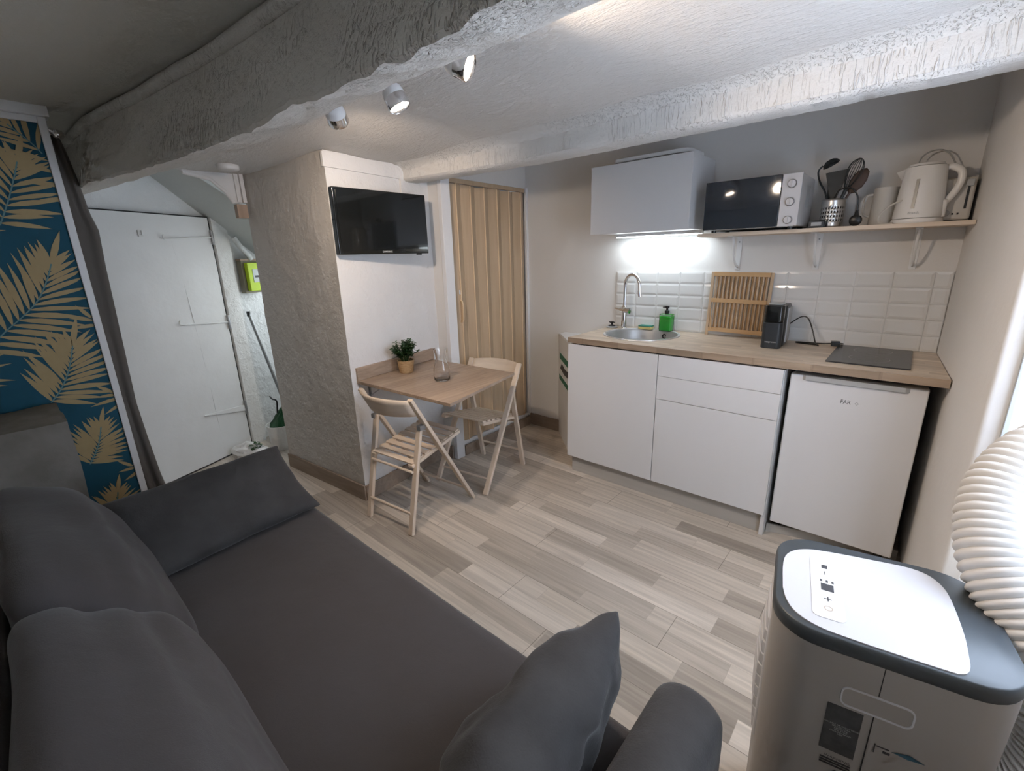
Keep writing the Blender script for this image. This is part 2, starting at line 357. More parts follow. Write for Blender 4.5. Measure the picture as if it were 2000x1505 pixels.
# ceilings
def interp(tab, x):
    for (a, b), (c, d) in zip(tab, tab[1:]):
        if x <= c: return b+(d-b)*max(0, min(1, (x-a)/(c-a)))
    return tab[-1][1]
CZ = [(-1.6, 1.945), (-.86, 1.968), (-.1, 2.0), (2.2, 2.005)]
def ceil_sheet(x0, x1, y0, y1, z, amp=.006):
    nx = int((x1-x0)/.06); ny = max(2, int((y1-y0)/.06))
    return [[(x0+(x1-x0)*i/nx, y0+(y1-y0)*j/ny, z+(interp(CZ, x0+(x1-x0)*i/nx))+nz((x0+(x1-x0)*i/nx, y0+(y1-y0)*j/ny, 0), 2.5)*amp) for i in range(nx+1)] for j in range(ny+1)]
mb = MB(); mb.grid(ceil_sheet(-1.62, 2.15, -2.22, -1.05, 0, .010)); mb.b2((-1.62, -2.22, 2.02), (2.15, -1.05, 2.06))
struct(mb.build('ceiling', 'ceil', smooth=40))
mb = MB().b2((-3.0, -3.3, 2.085), (2.15, -2.25, 2.13)); struct(mb.build('ceiling_rear', 'ceilr', smooth=0))
mb = MB().b2((-.86, -1.0, 2.14), (2.15, .12, 2.18)); struct(mb.build('ceiling_kitchen', 'ceil', smooth=0))
mb = MB().b2((-3.0, -2.3, 2.26), (-1.60, -.6, 2.30)); struct(mb.build('ceiling_alcove', 'alcove', smooth=0))

# big rough beam
def interp(tab, x):
    for (a, b), (c, d) in zip(tab, tab[1:]):
        if x <= c: return b+(d-b)*max(0, min(1, (x-a)/(c-a)))
    return tab[-1][1]
FB = [(-2.4, -2.58), (-1.5, -2.545), (-1.21, -2.538), (-.83, -2.455), (-.55, -2.412), (-.09, -2.367), (.22, -2.350), (.68, -2.337), (.96, -2.343), (2.1, -2.36)]
FT = [(-2.4, -2.50), (-1.3, -2.455), (-.67, -2.365), (-.25, -2.31), (.24, -2.27), (.8, -2.24), (2.1, -2.22)]
BB = [(-2.4, -2.46), (-2.1, -2.417), (-1.04, -2.262), (-.36, -2.174), (-.04, -2.160), (.57, -2.150), (.91, -2.123), (2.1, -2.12)]
rows = []
nx = 220
for i in range(nx+1):
    x = -2.4+4.53*i/nx
    fb, ft, bb = interp(FB, x), interp(FT, x), interp(BB, x)
    w1 = nz((x, 0, 0), 4)*.012+nz((x, 3, 0), 15)*.010; w2 = nz((x, 9, 0), 3)*.012+nz((x, 7, 0), 12)*.009; w3 = nz((x, 5, 2), 4)*.009+nz((x, 1, 2), 19)*.007
    sec = [(ft+.02, 2.12), (ft, 2.085), (ft-.006, 2.05)]
    for k in range(1, 11):
        t = k/10.5; sec.append((ft+(fb-ft)*t+nz((x, t*3, 1), 3)*.006, 2.05+(1.80-2.05)*t))
    sec += [(fb+w1*.6, 1.793+w3), (fb+.006+w1, 1.784+w3)]
    for k in range(1, 9):
        t = k/9; sec.append((fb+.006+w1*(1-t)+(bb-fb-.006)*t+w2*t, 1.784+.058*t+w3*(1-t)+nz((x, t*4, 7), 10)*.006))
    sec += [(bb+w2, 1.845+w3*.3), (bb+.010+w2, 1.87), (bb+.02, 1.97), (bb+.02, 2.12)]
    rows.append([(x, y+(nz((x, z*2, 4), 22)*.0015), z) for y, z in sec])
mb = MB().grid(rows)
mb.add(rows[0], [tuple(range(len(rows[0])))]); mb.add(rows[-1], [tuple(range(len(rows[0])))])
struct(mb.build('trim_1', 'beam', smooth=38), 'rough plastered ceiling beam with a wavy lower edge')
# moulding on top of the beam
pts = [(-1.9+3.95*i/60, interp(FT, -1.9+3.95*i/60)-.006+nz((i*.1, 0, 0), 2)*.004, 2.056+nz((i*.1, 4, 0), 2)*.004) for i in range(61)]
struct(MB().tube(pts, .022, 14).build('trim_2', 'beam', smooth=60))
# straight beam before the kitchen
rows = []
for i in range(161):
    x = -.862+2.70*i/160; w = nz((x, 0, 3), 6)*.004+nz((x, 1, 3), 25)*.002; dy = interp([(-.87, -1.125), (-.2, -1.045), (0, -1.02), (1.1, -1.03), (1.85, -1.06)], x)
    by = dy+.125
    cz = interp(CZ, x)-.004; rows.append([(x, dy-.085+w, cz+.006), (x, dy-.045+w, cz-.006), (x, dy-.02+w, cz-.016)]+[(x, dy-.008+w+nz((x, z, 0), 14)*.003, 1.89+(cz-.03-1.89)*z) for z in (1, .8, .6, .4, .2, .03)]+[(x, dy+w, 1.885), (x, dy+.008+w, 1.879+w), (x, by-.006, 1.881+w), (x, by, 1.888), (x, by, 2.16)])
mb = MB().grid(rows); mb.add(rows[0], [tuple(range(len(rows[0])))])
struct(mb.build('trim_3', 'beam2', smooth=40), 'white plastered ceiling beam in front of the kitchen')

# pillar with the television wall
A_, L_ = (-.758, -1.660), (-1.637, -1.738)
roughwall('wall_pillar', [(-1.70, -.80), L_, A_, (-.873, -.905)], 0, 1.97, 'plaster', .007, .04, 5, thick=[(-.90, -.80)])
bpy.data.objects['wall_pillar'].data.materials.append(M['tv_wall'])
for p in bpy.data.objects['wall_pillar'].data.polygons:
    if p.center.x > -.885 and p.normal.x > .6: p.material_index = 1
# picture-rail strips on the tv wall and pillar top
def alongx(p, q, off, z0, z1, th):  # slab on a wall face running p->q, outward to the right-hand side
    p, q = Vector(p), Vector(q); t = (q-p).normalized(); n = Vector((t.y, -t.x))
    a, b = p+n*off, q+n*off; c, d = q+n*(off+th), p+n*(off+th)
    return [(a.x, a.y), (b.x, b.y), (c.x, c.y), (d.x, d.y)]
mb = MB()
mb.prism(alongx((-.757, -1.675), (-.846, -1.095), 0, 0, 0, .014), 1.89, 1.96)
mb.prism(alongx((-.836, -1.155), (-.846, -1.095), 0, 0, 0, .014), 1.70, 1.89)
struct(mb.build('trim_4', 'tv_wall', bevel=.003), 'white painted strip framing the top of the television wall')
# return beside the door, lintel, threshold step
mb = MB(); mb.prism([(-.90, -.912), (-.775, -.912), (-.775, -.83), (-.90, -.80)], 0, 2.2)
mb.prism([(-.775, -.912), (-.803, 0), (-.90, 0), (-.90, -.912)], 1.925, 2.2)
mb.prism([(-.775, -.835), (-.803, 0), (-.95, 0), (-.95, -.835)], 0, .085)
mb.b2((-.90, -.012, 0), (-.806, .05, 2.2))
struct(mb.build('wall_door_side', 'plain', smooth=0, bevel=.003))
mb = MB().b2((-1.7, -.80, 0), (-.95, -.70, 2.25)).b2((-1.05, -.75, 0), (-.95, .12, 2.25)); struct(mb.build('wall_behind_door', 'plain', smooth=0))
mb = MB().prism([(-.775, -.915), (-.740, -.916), (-.738, -.842), (-.775, -.838)], 0, 1.935)
mb.prism([(-.772, -.84), (-.80, -.0005), (-.79, -.0005), (-.762, -.84)], .082, .106)
mb.b2((-.803, -.024, .085), (-.780, -.0005, 1.93))
struct(mb.build('trim_5', 'casing', bevel=.003), 'white casing around the folding door')
# baseboards
def bboard(name, segs, h=.1, th=.012):
    mb = MB()
    for p, q in segs: mb.prism(alongx(p, q, .004, 0, 0, th), 0, h)
    return struct(mb.build(name, 'base_wood', bevel=.002))
bboard('baseboard_pillar', [(L_, (-.746, -1.659)), ((-.752, -1.668), (-.873, -.905)), ((-.873, -.917), (-.775, -.917))])
bboard('baseboard_door', [((-.758, -.83), (-.787, -.012))], .078)
bboard('baseboard_kitchen', [((-.79, 0), (-.43, 0))])
# the alcove with the old door
AL = Matrix.Translation((-2.285, -1.78, 0)) @ Matrix.Rotation(math.atan2(.92, -.392), 4, 'Z')
def put(o, T=AL): o.matrix_world = T; return o
rows = []
for i in range(0, 61):
    X = -1.55+i*.05
    rows.append([(X, .02+nz((X, j*.05, 0), 3)*.010+nz((X, j*.05, 0), 9)*.004, j*.05) for j in range(0, 47)])
mb = MB().grid(rows); mb.b2((-1.55, .05, 0), (1.45, .15, 2.3))
put(struct(mb.build('wall_left', 'alcove', smooth=50)))
mb = MB(); rows = []
for j in range(0, 40):
    z = j*.045; w = nz((0, 0, z), 6)*.012; e = nz((3, 0, z), 7)*.010
    v = nz((5, 0, z), 25)*.006; rows.append([(.008, .03, z), (.008+e*.3, -.010, z), (.014+e*.4, -.020-w*.3+v, z), (.045, -.024+w*.4-v, z), (.075, -.023+w*.3+v, z), (.105, -.024+w*.4, z), (.132+e, -.020+w*.3, z), (.142+e, -.006, z), (.147+e, .03, z)])
mb.grid(rows); put(struct(mb.build('trim_6', 'alcove', smooth=35), 'lumpy painted post beside the old door'))
struct(MB().prism([(-2.95, -.70), (-1.70, -.80), (-1.70, -.70), (-2.95, -.60)], 0, 2.26).build('wall_alcove_back', 'alcove', smooth=0))
d = MB(); rows = []
for i in range(0, 41):
    X = -.93+.924*i/40; rows.append([(X, -.012+nz((X, z*.04375, 2), 4)*.005, .012+z*.0434) for z in range(0, 41)])
d.grid(rows); d.b2((-.93, -.005, .012), (-.006, .018, 1.748))
door2 = put(struct(d.build('door_2', 'door', smooth=50), 'old white painted plank door with forged strap hinges'))
d = MB()
for x, y0, y1, z0, z1 in ((-.006, -.03, 0, .012, 1.752), ):
    d.b2((-.007, -.008, .0), (.004, .016, 1.752)); d.b2((-.93, -.008, 1.748), (.0, .016, 1.756)); d.b2((-.93, -.006, 0), (0, .016, .012))
d.build('door_gap', 'dark', door2, smooth=0)
d = MB().tube([(-.315, -.0115, 1.74), (-.283, -.0115, 1.45), (-.263, -.0115, 1.07), (-.25, -.0115, .7), (-.24, -.0115, .05)], .0016, 6); d.build('board_seam', 'door', door2)
def strap(z, l, dz, r=.0045, hook=True):
    m = MB(); p = [(-l, -.020, z+dz), (-l*.5, -.019, z+dz*.4), (-.01, -.020, z)]
    m.tube(bez(p, 6), r, 8)
    if hook: m.tube(arc((-l, -.022, z+dz+.014), .014, -pi/2, -pi*1.35, 8), r*.9, 8)
    m.build('strap_hinge', 'door', door2, smooth=60)
    MB().lathe([(.009, -.05), (.010, -.045), (.010, .045), (.009, .05)], (-.002, -.02, z), 12).build('hinge_knuckle', 'grey', door2)
strap(1.615, .34, -.018); strap(1.01, .36, .03, .005)
m = MB().add([(-.34, -.022, .372), (-.34, -.022, .380), (0, -.022, .352), (0, -.022, .302), (-.34, -.012, .372), (-.34, -.012, .380), (0, -.012, .352), (0, -.012, .302)], [(0, 1, 2, 3), (4, 7, 6, 5), (0, 4, 5, 1), (1, 5, 6, 2), (2, 6, 7, 3), (3, 7, 4, 0)])
m.build('strap_hinge', 'door', door2, bevel=.002); MB().lathe([(.009, -.055), (.010, -.05), (.010, .05), (.009, .055)], (-.002, -.02, .33), 12).build('hinge_knuckle', 'grey', door2)
MB().b2((-.50, -.022, 1.615), (-.492, -.012, 1.645)).b2((-.478, -.022, 1.61), (-.470, -.012, 1.645)).b2((-.50, -.024, 1.607), (-.470, -.012, 1.615)).build('latch_staple', 'door', door2, bevel=.002)
# stair soffit over the alcove: slanting underside from wall to near edge
def wl(X, Y, z): return tuple(AL @ Vector((X, Y, z)))
p1, p2, p3 = wl(-.42, .03, 2.05), wl(.30, .03, 1.555), wl(.62, .03, 1.335)
q1, q2, q3 = (-1.70, -2.14, 2.05), (-1.83, -1.70, 1.80), (-1.95, -1.45, 1.60)
up = lambda p, h=.12: (p[0], p[1], p[2]+h)
m = MB(); vs = [p1, p2, p3, q1, q2, q3]; vs += [up(p) for p in vs]
m.add(vs, [(0, 1, 4, 3), (1, 2, 5, 4), (6, 9, 10, 7), (7, 10, 11, 8), (0, 3, 9, 6), (2, 8, 11, 5), (0, 6, 7, 1), (1, 7, 8, 2), (3, 4, 10, 9), (4, 5, 11, 10)])
struct(m.build('ceiling_stair', 'soffit', smooth=0, bevel=.004), 'slanting underside of stairs above the old door')
# moulded bracket board where the soffit meets the ceiling
br = [(-1.945, 1.985), (-1.742, 1.990), (-1.742, 1.787), (-1.82, 1.782), (-1.856, 1.842), (-1.925, 1.906), (-2.06, 1.93), (-2.06, 1.985)]
m = MB(); nb = len(br); m.add([(-1.60, y, z) for y, z in br]+[(-1.62, y, z) for y, z in br], [tuple(range(nb)), tuple(range(nb, 2*nb))[::-1]]+[(i, (i+1) % nb, nb+(i+1) % nb, nb+i) for i in range(nb)])
m.tube([(-1.595, y, z) for y, z in br[3:7]], .011, 8); m.bar((-1.592, -1.760, 1.985), (-1.592, -1.760, 1.787), .022, .022); m.bar((-1.594, -1.790, 1.985), (-1.594, -1.790, 1.79), .010, .02)
struct(m.build('trim_7', 'plain', smooth=40, bevel=.003), 'moulded triangular infill between stairs and pillar')
o = MB().box((-1.600, -1.785, 1.737), (.05, .060, .080)).build('wood_block', 'woodblock', smooth=0, bevel=.004)
struct(o, 'small raw wood block under the triangular infill'); o.name = 'trim_8'
# wallpaper partition
px = -1.3
m = MB().b2((px-.055, -3.2, 0), (px-.004, -2.605, 2.045)); part = struct(m.build('wall_partition', 'plain', smooth=0), 'partition covered in palm-leaf wallpaper')
m = MB().mi(0).b2((px-.004, -3.2, 0), (px, -2.628, 2.045))
def leaflet(m, b, d, Ln, wd, e, k):
    n = Vector((-d.y, d.x)); vs = []; ts = [0, .12, .3, .5, .72, .9, 1]; ws = [.15, .62, .95, 1, .68, .26, 0]
    bend = n*(.10*Ln*k)
    up_, dn = [], []
    for t, w in zip(ts, ws):
        c = b+d*(Ln*t)+bend*(t*t); up_.append(c+n*wd*w/2); dn.append(c-n*wd*w/2)
    P = up_+dn[::-1][1:]
    P = [p for p in P]
    # clip to the panel
    if any(p.x > -2.629 or p.y > 2.044 or p.y < 0 for p in P): P = [Vector((min(p.x, -2.629), min(p.y, 2.044))) for p in P]
    m.add([(px+e, p.x, p.y) for p in P], [tuple(range(len(P)))])
def frond(m, pts, Ln, n, e, w=None):
    w = w or .009+.074*Ln
    P = bez([(a, b, 0) for a, b in pts], 8); tot = len(P)-1
    m.mi(1)
    for i in range(n):
        t = (i+.4)/n; f = t*tot; k = int(f); c = P[k].lerp(P[min(k+1, tot)], f-k); c = Vector((c.x, c.y)); tg = (P[min(k+2, tot)]-P[max(k-1, 0)]); tg = Vector((tg.x, tg.y)).normalized()
        for s in (-1, 1):
            ang = R(66-46*t+random.uniform(-4, 4))*s; d = Vector((tg.x*cos(ang)-tg.y*sin(ang), tg.x*sin(ang)+tg.y*cos(ang)))
            l = Ln*1.12*(.62+.50*sin(pi*min(1, t*.95+.12)))*(1-.16*t)*random.uniform(.9, 1.08)
            leaflet(m, c, d, l, w*(1.05-.25*t)*random.uniform(.9, 1.1), e+.00004*(2*i+(s > 0)), s*.9)
    tg = (P[-1]-P[-3]); tg = Vector((tg.x, tg.y)).normalized(); c = Vector((P[-1].x, P[-1].y))
    leaflet(m, c, tg, Ln*.8, w, e+.001, 0)
    m.mi(2); Q = P
    for a, b in zip(Q, Q[1:]):
        if max(a.x, b.x) > -2.634 or max(a.y, b.y) > 2.04: continue
        t = (b-a).normalized(); nn = Vector((-t.y, t.x, 0))*.0024
        m.add([(px+e+.0013, (a-nn).x, (a-nn).y), (px+e+.0013, (b-nn).x, (b-nn).y), (px+e+.0013, (b+nn).x, (b+nn).y), (px+e+.0013, (a+nn).x, (a+nn).y)], [(0, 1, 2, 3)])
FR = [([(-2.846, .84), (-2.805, .889), (-2.769, .952), (-2.743, 1.015), (-2.721, 1.085)], .175, 13),
      ([(-2.991, 1.095), (-2.914, 1.175), (-2.842, 1.239), (-2.783, 1.304), (-2.739, 1.386), (-2.712, 1.45)], .19, 16),
      ([(-2.83, 1.607), (-2.787, 1.699), (-2.745, 1.801), (-2.724, 1.86)], .155, 12),
      ([(-2.783, .508), (-2.754, .554), (-2.728, .608), (-2.706, .68)], .125, 12),
      ([(-2.784, .154), (-2.757, .205), (-2.733, .262), (-2.715, .327)], .12, 11),
      ([(-2.56, 1.70), (-2.64, 1.90), (-2.72, 2.0)], .13, 8), ([(-2.60, 1.16), (-2.628, 1.20)], .10, 2), ([(-2.585, .40), (-2.63, .44)], .09, 2),
      ([(-3.08, 1.45), (-3.02, 1.60), (-2.97, 1.75), (-2.95, 1.84)], .19, 11), ([(-3.15, .95), (-3.1, 1.02), (-3.06, 1.12)], .16, 8), ([(-3.08, .35), (-3.02, .48), (-2.98, .62)], .18, 10), ([(-3.1, 1.92), (-3.0, 1.96), (-2.90, 2.0)], .12, 8), ([(-2.56, .78), (-2.62, .83)], .11, 3)]
for i, (p, l, n) in enumerate(FR): frond(m, p, l, n, .0004+.0016*(i % 3))
m.build('wallpaper', ['blue', 'gold', 'rach'], part, smooth=0, weld=False)['label'] = 'petrol blue wallpaper with gold palm leaves'
m = MB().b2((px-.058, -2.628, 0), (px+.012, -2.600, 2.045)); m.b2((px-.06, -3.2, 2.045), (px+.028, -2.588, 2.086)); m.b2((px-.002, -3.2, 2.02), (px+.008, -2.6, 2.046))
m.build('partition_trim', 'gloss', part, bevel=.003)['label'] = 'white wooden edge strip'

# folding door
dr = MB(); lt = MB()
P0, P1 = Vector((-.772, -.838, 0)), Vector((-.797, -.024, 0)); dd = (P1-P0); nn = Vector((1, .03, 0)).normalized()
npan = 12
zz = lambda i: P0+dd*(i/npan)+nn*(.010 if i % 2 else -.014)
for i in range(npan):
    a, b = zz(i), zz(i+1); t = (b-a).normalized(); back = Vector((-t.y, t.x, 0))*.008
    if back.x > 0: back = -back
    a2, b2 = a+t*.003, b-t*.003
    sag = .004*sin(i*1.3)
    dr.prism([(a2.x, a2.y), (b2.x, b2.y), (b2.x+back.x, b2.y+back.y), (a2.x+back.x, a2.y+back.y)], .106, 1.893+sag)
for i in range(1, npan):
    p = zz(i); r = .0045 if i % 2 else .003
    (lt if i % 2 else dr).tube([(p.x+(.001 if i % 2 else 0), p.y, .106), (p.x+(.001 if i % 2 else 0), p.y, 1.893)], r, 8)
d1 = struct(dr.build('door_1', 'oak', smooth=20, bevel=.0015), 'oak-look accordion folding door')
lt.build('hinge_strip', 'oak_l', d1)
MB().prism([(-.785, -.838), (-.770, -.838), (-.795, -.024), (-.81, -.024)], 1.897, 1.926).build('door_rail', 'oak', d1, bevel=.002)
h = zz(1)+Vector((.0, -.012, 0))
MB().tube(bez([(h.x+.002, h.y, .995), (h.x+.022, h.y, 1.01), (h.x+.026, h.y, 1.07), (h.x+.022, h.y, 1.13), (h.x+.002, h.y, 1.145)], 6), .006, 10).build('door_handle', 'oak_l', d1)
MB().box((h.x-.001, h.y, 1.20), (.004, .012, .03)).build('latch_plate', 'chrome', d1, bevel=.001)

# ------------------------------------------------------------------ kitchen
cab = thing('base_cabinet', 'white handleless sink base cabinet with one tall door under the round sink', 'cabinet', (.297, -.28, 0), group=None)
def kb(m, mt, p, name, **k): return m.build(name, mt, p, **k)
m = MB().b2((-.297, -.281, .127), (-.281, .26, .885)).b2((.2805, -.281, .127), (.2965, .26, .885)).b2((-.281, -.281, .127), (.2805, .26, .143)).b2((-.281, .25, .143), (.2805, .26, .885)); m.build('carcass', 'semi', cab, bevel=.001)
MB().b2((-.299, -.300, .125), (.2945, -.282, .888)).build('door', 'semi', cab, bevel=.0012)
cab2 = thing('drawer_cabinet', 'white handleless cabinet with two drawers above a wide door, beside the fridge', 'cabinet', (.897, -.28, 0))
MB().b2((-.3, -.281, .127), (.285, .26, .885)).build('carcass', 'semi', cab2, bevel=.001)
for a, b, n in ((.7705, .888, 'drawer_front'), (.6375, .7685, 'drawer_front'), (.125, .6345, 'door')):
    MB().b2((-.3015, -.300, a), (.303, -.282, b)).build(n, 'semi', cab2, bevel=.0012)
MB().b2((.288, -.281, .0), (.306, .26, .885)).build('side_panel', 'semi', cab2, bevel=.001)
tag(MB().b2((.01, -.535, 0), (1.183, -.519, .126)).build('kitchen_plinth', 'plinth', bevel=.001), 'pale grey toe board under the white base cabinets', 'plinth')
# worktop with a round cut-out
def disc_cut():
    poly = [(.0, -.002), (0, -.585), (1.757, -.585), (1.722, -.002)]
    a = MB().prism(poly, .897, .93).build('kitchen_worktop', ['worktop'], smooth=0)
    c = MB().lathe([(.222, .85), (.222, 1.0)], (.33, -.25, 0), 64).build('cutter', 'worktop', smooth=0)
    md = a.modifiers.new('b', 'BOOLEAN'); md.object = c; md.operation = 'DIFFERENCE'; md.solver = 'EXACT'
    bpy.context.view_layer.update()
    me = bpy.data.meshes.new_from_object(a.evaluated_get(bpy.context.evaluated_depsgraph_get()))
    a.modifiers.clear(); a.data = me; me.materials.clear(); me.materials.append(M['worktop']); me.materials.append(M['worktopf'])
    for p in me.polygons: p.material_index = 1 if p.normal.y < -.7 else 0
    bpy.data.objects.remove(c); return a
tag(disc_cut(), 'light butcher-block wooden worktop running over cabinets and fridge', 'worktop')
sk = thing('round_sink', 'round grey sink with a pale metal rim set into the worktop', 'sink', (.33, -.25, .93))
MB().lathe([(.2195, -.002), (.2195, .003), (.224, .006), (.234, .006), (.2375, .001), (.2375, 0), (.222, 0), (.2215, -.01)], n=64, close=True).build('rim', 'rim', sk, smooth=50)
MB().lathe([(.2195, .002), (.2135, -.01), (.210, -.08), (.195, -.125), (.15, -.14), (.04, -.145), (.04, -.148), (.0, -.148), ], n=64, cap=False).build('bowl', 'sinkm', sk, smooth=50)
MB().lathe([(.0, -.150), (.038, -.150), (.040, -.1455), (.034, -.1435), (.0, -.1435)], n=32).build('drain', 'chrome', sk)
MB().lathe([(.010, 0), (.016, 0), (.016, .004), (.010, .004)], n=20, T=Matrix.Rotation(R(90), 4, 'X'), c=(.07, .200, -.035), close=True).build('overflow', 'black', sk)
fa = thing('kitchen_faucet', 'chrome gooseneck mixer tap standing behind the round sink', 'faucet', (.124, -.09, .93), R(-22))
MB().lathe([(.0, 0), (.024, 0), (.024, .006), (.019, .010), (.019, .125), (.017, .150), (.0125, .155), (.0125, .17), (0, .17)], n=24).build('body', 'chrome', fa, smooth=40)
pp = [(0, 0, .16), (0, 0, .22)]+[tuple(v) for v in arc((.068, 0, .295), .068, pi, 0, 16)]+[(.139, 0, .27), (.142, 0, .25)]
MB().tube(pp, .0115, 14).tube([(.140, 0, .262), (.143, 0, .238), (.145, 0, .225)], [.0135, .0135, .012], 14).build('spout', 'chrome', fa, smooth=50)
MB().lathe([(0, -.045), (.018, -.045), (.019, -.04), (.019, .045), (0, .047)], n=20, T=Matrix.Rotation(R(90), 4, 'Y'), c=(0.008, 0, .125)).bar((-.03, 0, .125), (-.085, -.01, .132), .012, .008).build('lever', 'chrome', fa, smooth=40)
nest(fa, 'body', 'spout', 'lever'); nest(sk, 'bowl', 'drain', 'overflow')
# sink stopper
st = thing('sink_strainer', 'black-knobbed grey sink strainer lying on worktop left of the tap', 'strainer', (.03, -.085, .93))
MB().lathe([(0, 0), (.040, 0), (.043, .004), (.030, .010), (0, .012)], n=28).build('plate', 'greyw', st)
MB().lathe([(.026, .010), (.024, .016), (.006, .020), (.006, .032), (0, .032)], n=24).build('stem', 'black', st)
m = MB()
for k in range(4): m.box((.014*cos(k*pi/2), .014*sin(k*pi/2), .036), (.018, .010, .006), k*pi/2)
m.build('knob', 'black', st, bevel=.002)
sp = thing('sponge', 'yellow and green scouring sponge beside the backsplash, left of the soap', 'sponge', (.262, -.035, .93), R(3))
MB().b2((-.045, -.028, 0), (.045, .028, .018)).build('foam', 'spongey', sp, bevel=.004); MB().b2((-.045, -.028, .018), (.045, .028, .026)).build('scourer', 'spongeg', sp, bevel=.002)
so = thing('soap_bottle', 'square glass dispenser of green washing-up liquid with black pump', 'soap bottle', (.405, -.045, .93), R(-4))
MB().prism(rrect(-.043, -.026, .043, .026, .010), .0, .113).build('bottle', 'bottle', so, bevel=.006, seg=3)
MB().prism(rrect(-.038, -.021, .038, .021, .008), .005, .098).build('liquid', 'soapg', so, bevel=.004, seg=3)
MB().lathe([(.012, .1135), (.012, .120), (.015, .120), (.015, .133), (.007, .134), (.007, .150), (.013, .150), (.014, .162), (0, .164)], n=20).bar((0, 0, .157), (-.026, -.006, .153), .008, .007).build('pump', 'black', so, smooth=40)
# tile backsplash
m = MB(); m.mi(1).b2((.012, -.006, .9302), (1.721, -.0005, 1.308)); m.mi(0)
x = .014
cols = []
while x < 1.715: cols.append((x, min(x+.1482, 1.719))); x += .1495
for r in range(5):
    z0 = .932+r*.0752; z1 = z0+.0740
    for a, b in cols:
        g, e = .0, .012
        if b-a < .03: continue
        vs = [(a, -.006, z0), (b, -.006, z0), (b, -.006, z1), (a, -.006, z1), (a, -.0095, z0), (b, -.0095, z0), (b, -.0095, z1), (a, -.0095, z1),
              (a+e, -.0118, z0+e), (b-e, -.0118, z0+e), (b-e, -.0118, z1-e), (a+e, -.0118, z1-e)]
        m.add(vs, [(0, 1, 5, 4), (1, 2, 6, 5), (2, 3, 7, 6), (3, 0, 4, 7), (4, 5, 9, 8), (5, 6, 10, 9), (6, 7, 11, 10), (7, 4, 8, 11), (8, 9, 10, 11)])
tag(m.build('tile_backsplash', ['tile', 'grout'], smooth=0), 'glossy white metro tile backsplash behind the worktop', 'backsplash')
# dish rack
rk = thing('dish_rack', 'folded bamboo dish rack leaning upright against the tiles', 'dish rack', (.655, -.038, .9302)); rk.rotation_euler = (R(-1.5), R(1.0), 0)
w = .335; m = MB()
for x in (.008, w-.008): MB().bar((x, -.004, 0), (x, 0, .378), .016, .012).build('side_rail', 'bamboo_d', rk, bevel=.001)
for z in (.037, .212, .366): MB().b2((.016, -.012, z-.012), (w-.016, .004, z+.012)).build('cross_rail', 'bamboo', rk, bevel=.001)
for z0, z1 in ((.045, .204), (.22, .358)):
    for k in range(13):
        x = .030+k*(w-.058)/12; MB().tube([(x, -.003, z0), (x, -.001, z1)], .0052, 8).build('dowel', 'bamboo_d', rk)
m = MB()
for k in range(12): x = .042+k*(w-.058)/12; m.tube([(x, .010, .05), (x, .010, .355)], .0062, 6)
m.b2((.016, .006, .03), (w-.016, .012, .045)).b2((.016, .006, .35), (w-.016, .012, .365)); m.build('rear_rack', 'bamboo', rk)
m = MB(); m.bar((.030, -.016, .04), (.020, -.020, .165), .010, .008); m.build('folding_leg', 'bamboo', rk, bevel=.001)
# coffee machine
cm = thing('coffee_machine', 'narrow slate-black capsule coffee machine on the worktop before the rack', 'coffee machine', (1.063, -.165, .93), R(4))
MB().prism(rrect(-.050, -.075, .050, .11, .02), 0, .215).build('body', 'bluegrey', cm, bevel=.008, seg=3)
MB().prism(rrect(-.046, -.135, .046, -.074, .022), .135, .222).build('head', 'blackg', cm, bevel=.006, seg=3)
MB().prism(rrect(-.046, -.140, .046, -.074, .022), 0, .135).build('drip_tray', 'bluegrey', cm, bevel=.004)
MB().prism(rrect(.044, -.03, .056, .10, .005), .02, .20).build('side_grille', 'greyw', cm, bevel=.002)
MB().prism(rrect(-.035, -.11, .035, -.02, .02), .2225, .230).build('lever', 'greyw', cm, bevel=.003)
text('lettering', 'nespresso', .013, 'greyw', Matrix.Translation((0, -.1405, .035)) @ FRONT, cm)
nest(cm, 'body', 'side_grille', 'lever'); nest(cm, 'drip_tray', 'lettering')
cb = thing('power_cord', 'black coffee machine power cord lying on the worktop', 'cord', (1.15, -.06, .93))
MB().tube(bez([(-.045, -.035, .10), (.01, -.015, .145), (.045, -.02, .135), (.075, -.03, .07), (.095, -.055, .02), (.110, -.060, .005), (.10, -.035, .004), (.03, -.02, .004), (.0, .0, .004), (.06, .012, .004), (.12, .012, .006), (.16, .0, .012)], 8), .0033, 8).build('cable', 'black', cb)
MB().box((.178, -.004, .014), (.038, .022, .026), .2).tube([(.195, -.006, .018), (.212, -.008, .018)], .0025, 6).tube([(.195, -.014, .010), (.212, -.016, .010)], .0025, 6).build('plug', 'black', cb, bevel=.004)
# hob
hb = thing('ceramic_hob', 'flat black two-zone glass hob set in the worktop over the fridge', 'hob', (1.489, -.255, .93))
MB().prism(rrect(-.148, -.235, .148, .225, .006), .0002, .006).build('glass', 'hob', hb, bevel=.001)
m = MB(); m.lathe([(.074, .0062), (.076, .0062)], (0, .11, 0), 40).lathe([(.074, .0062), (.076, .0062)], (0, -.09, 0), 40)
m.v = m.v; m.f = [f for f in m.f if len(f) == 4]; m.m = m.m[:len(m.f)]
m.build('cooking_zone', 'greyw', hb, smooth=0, weld=False)
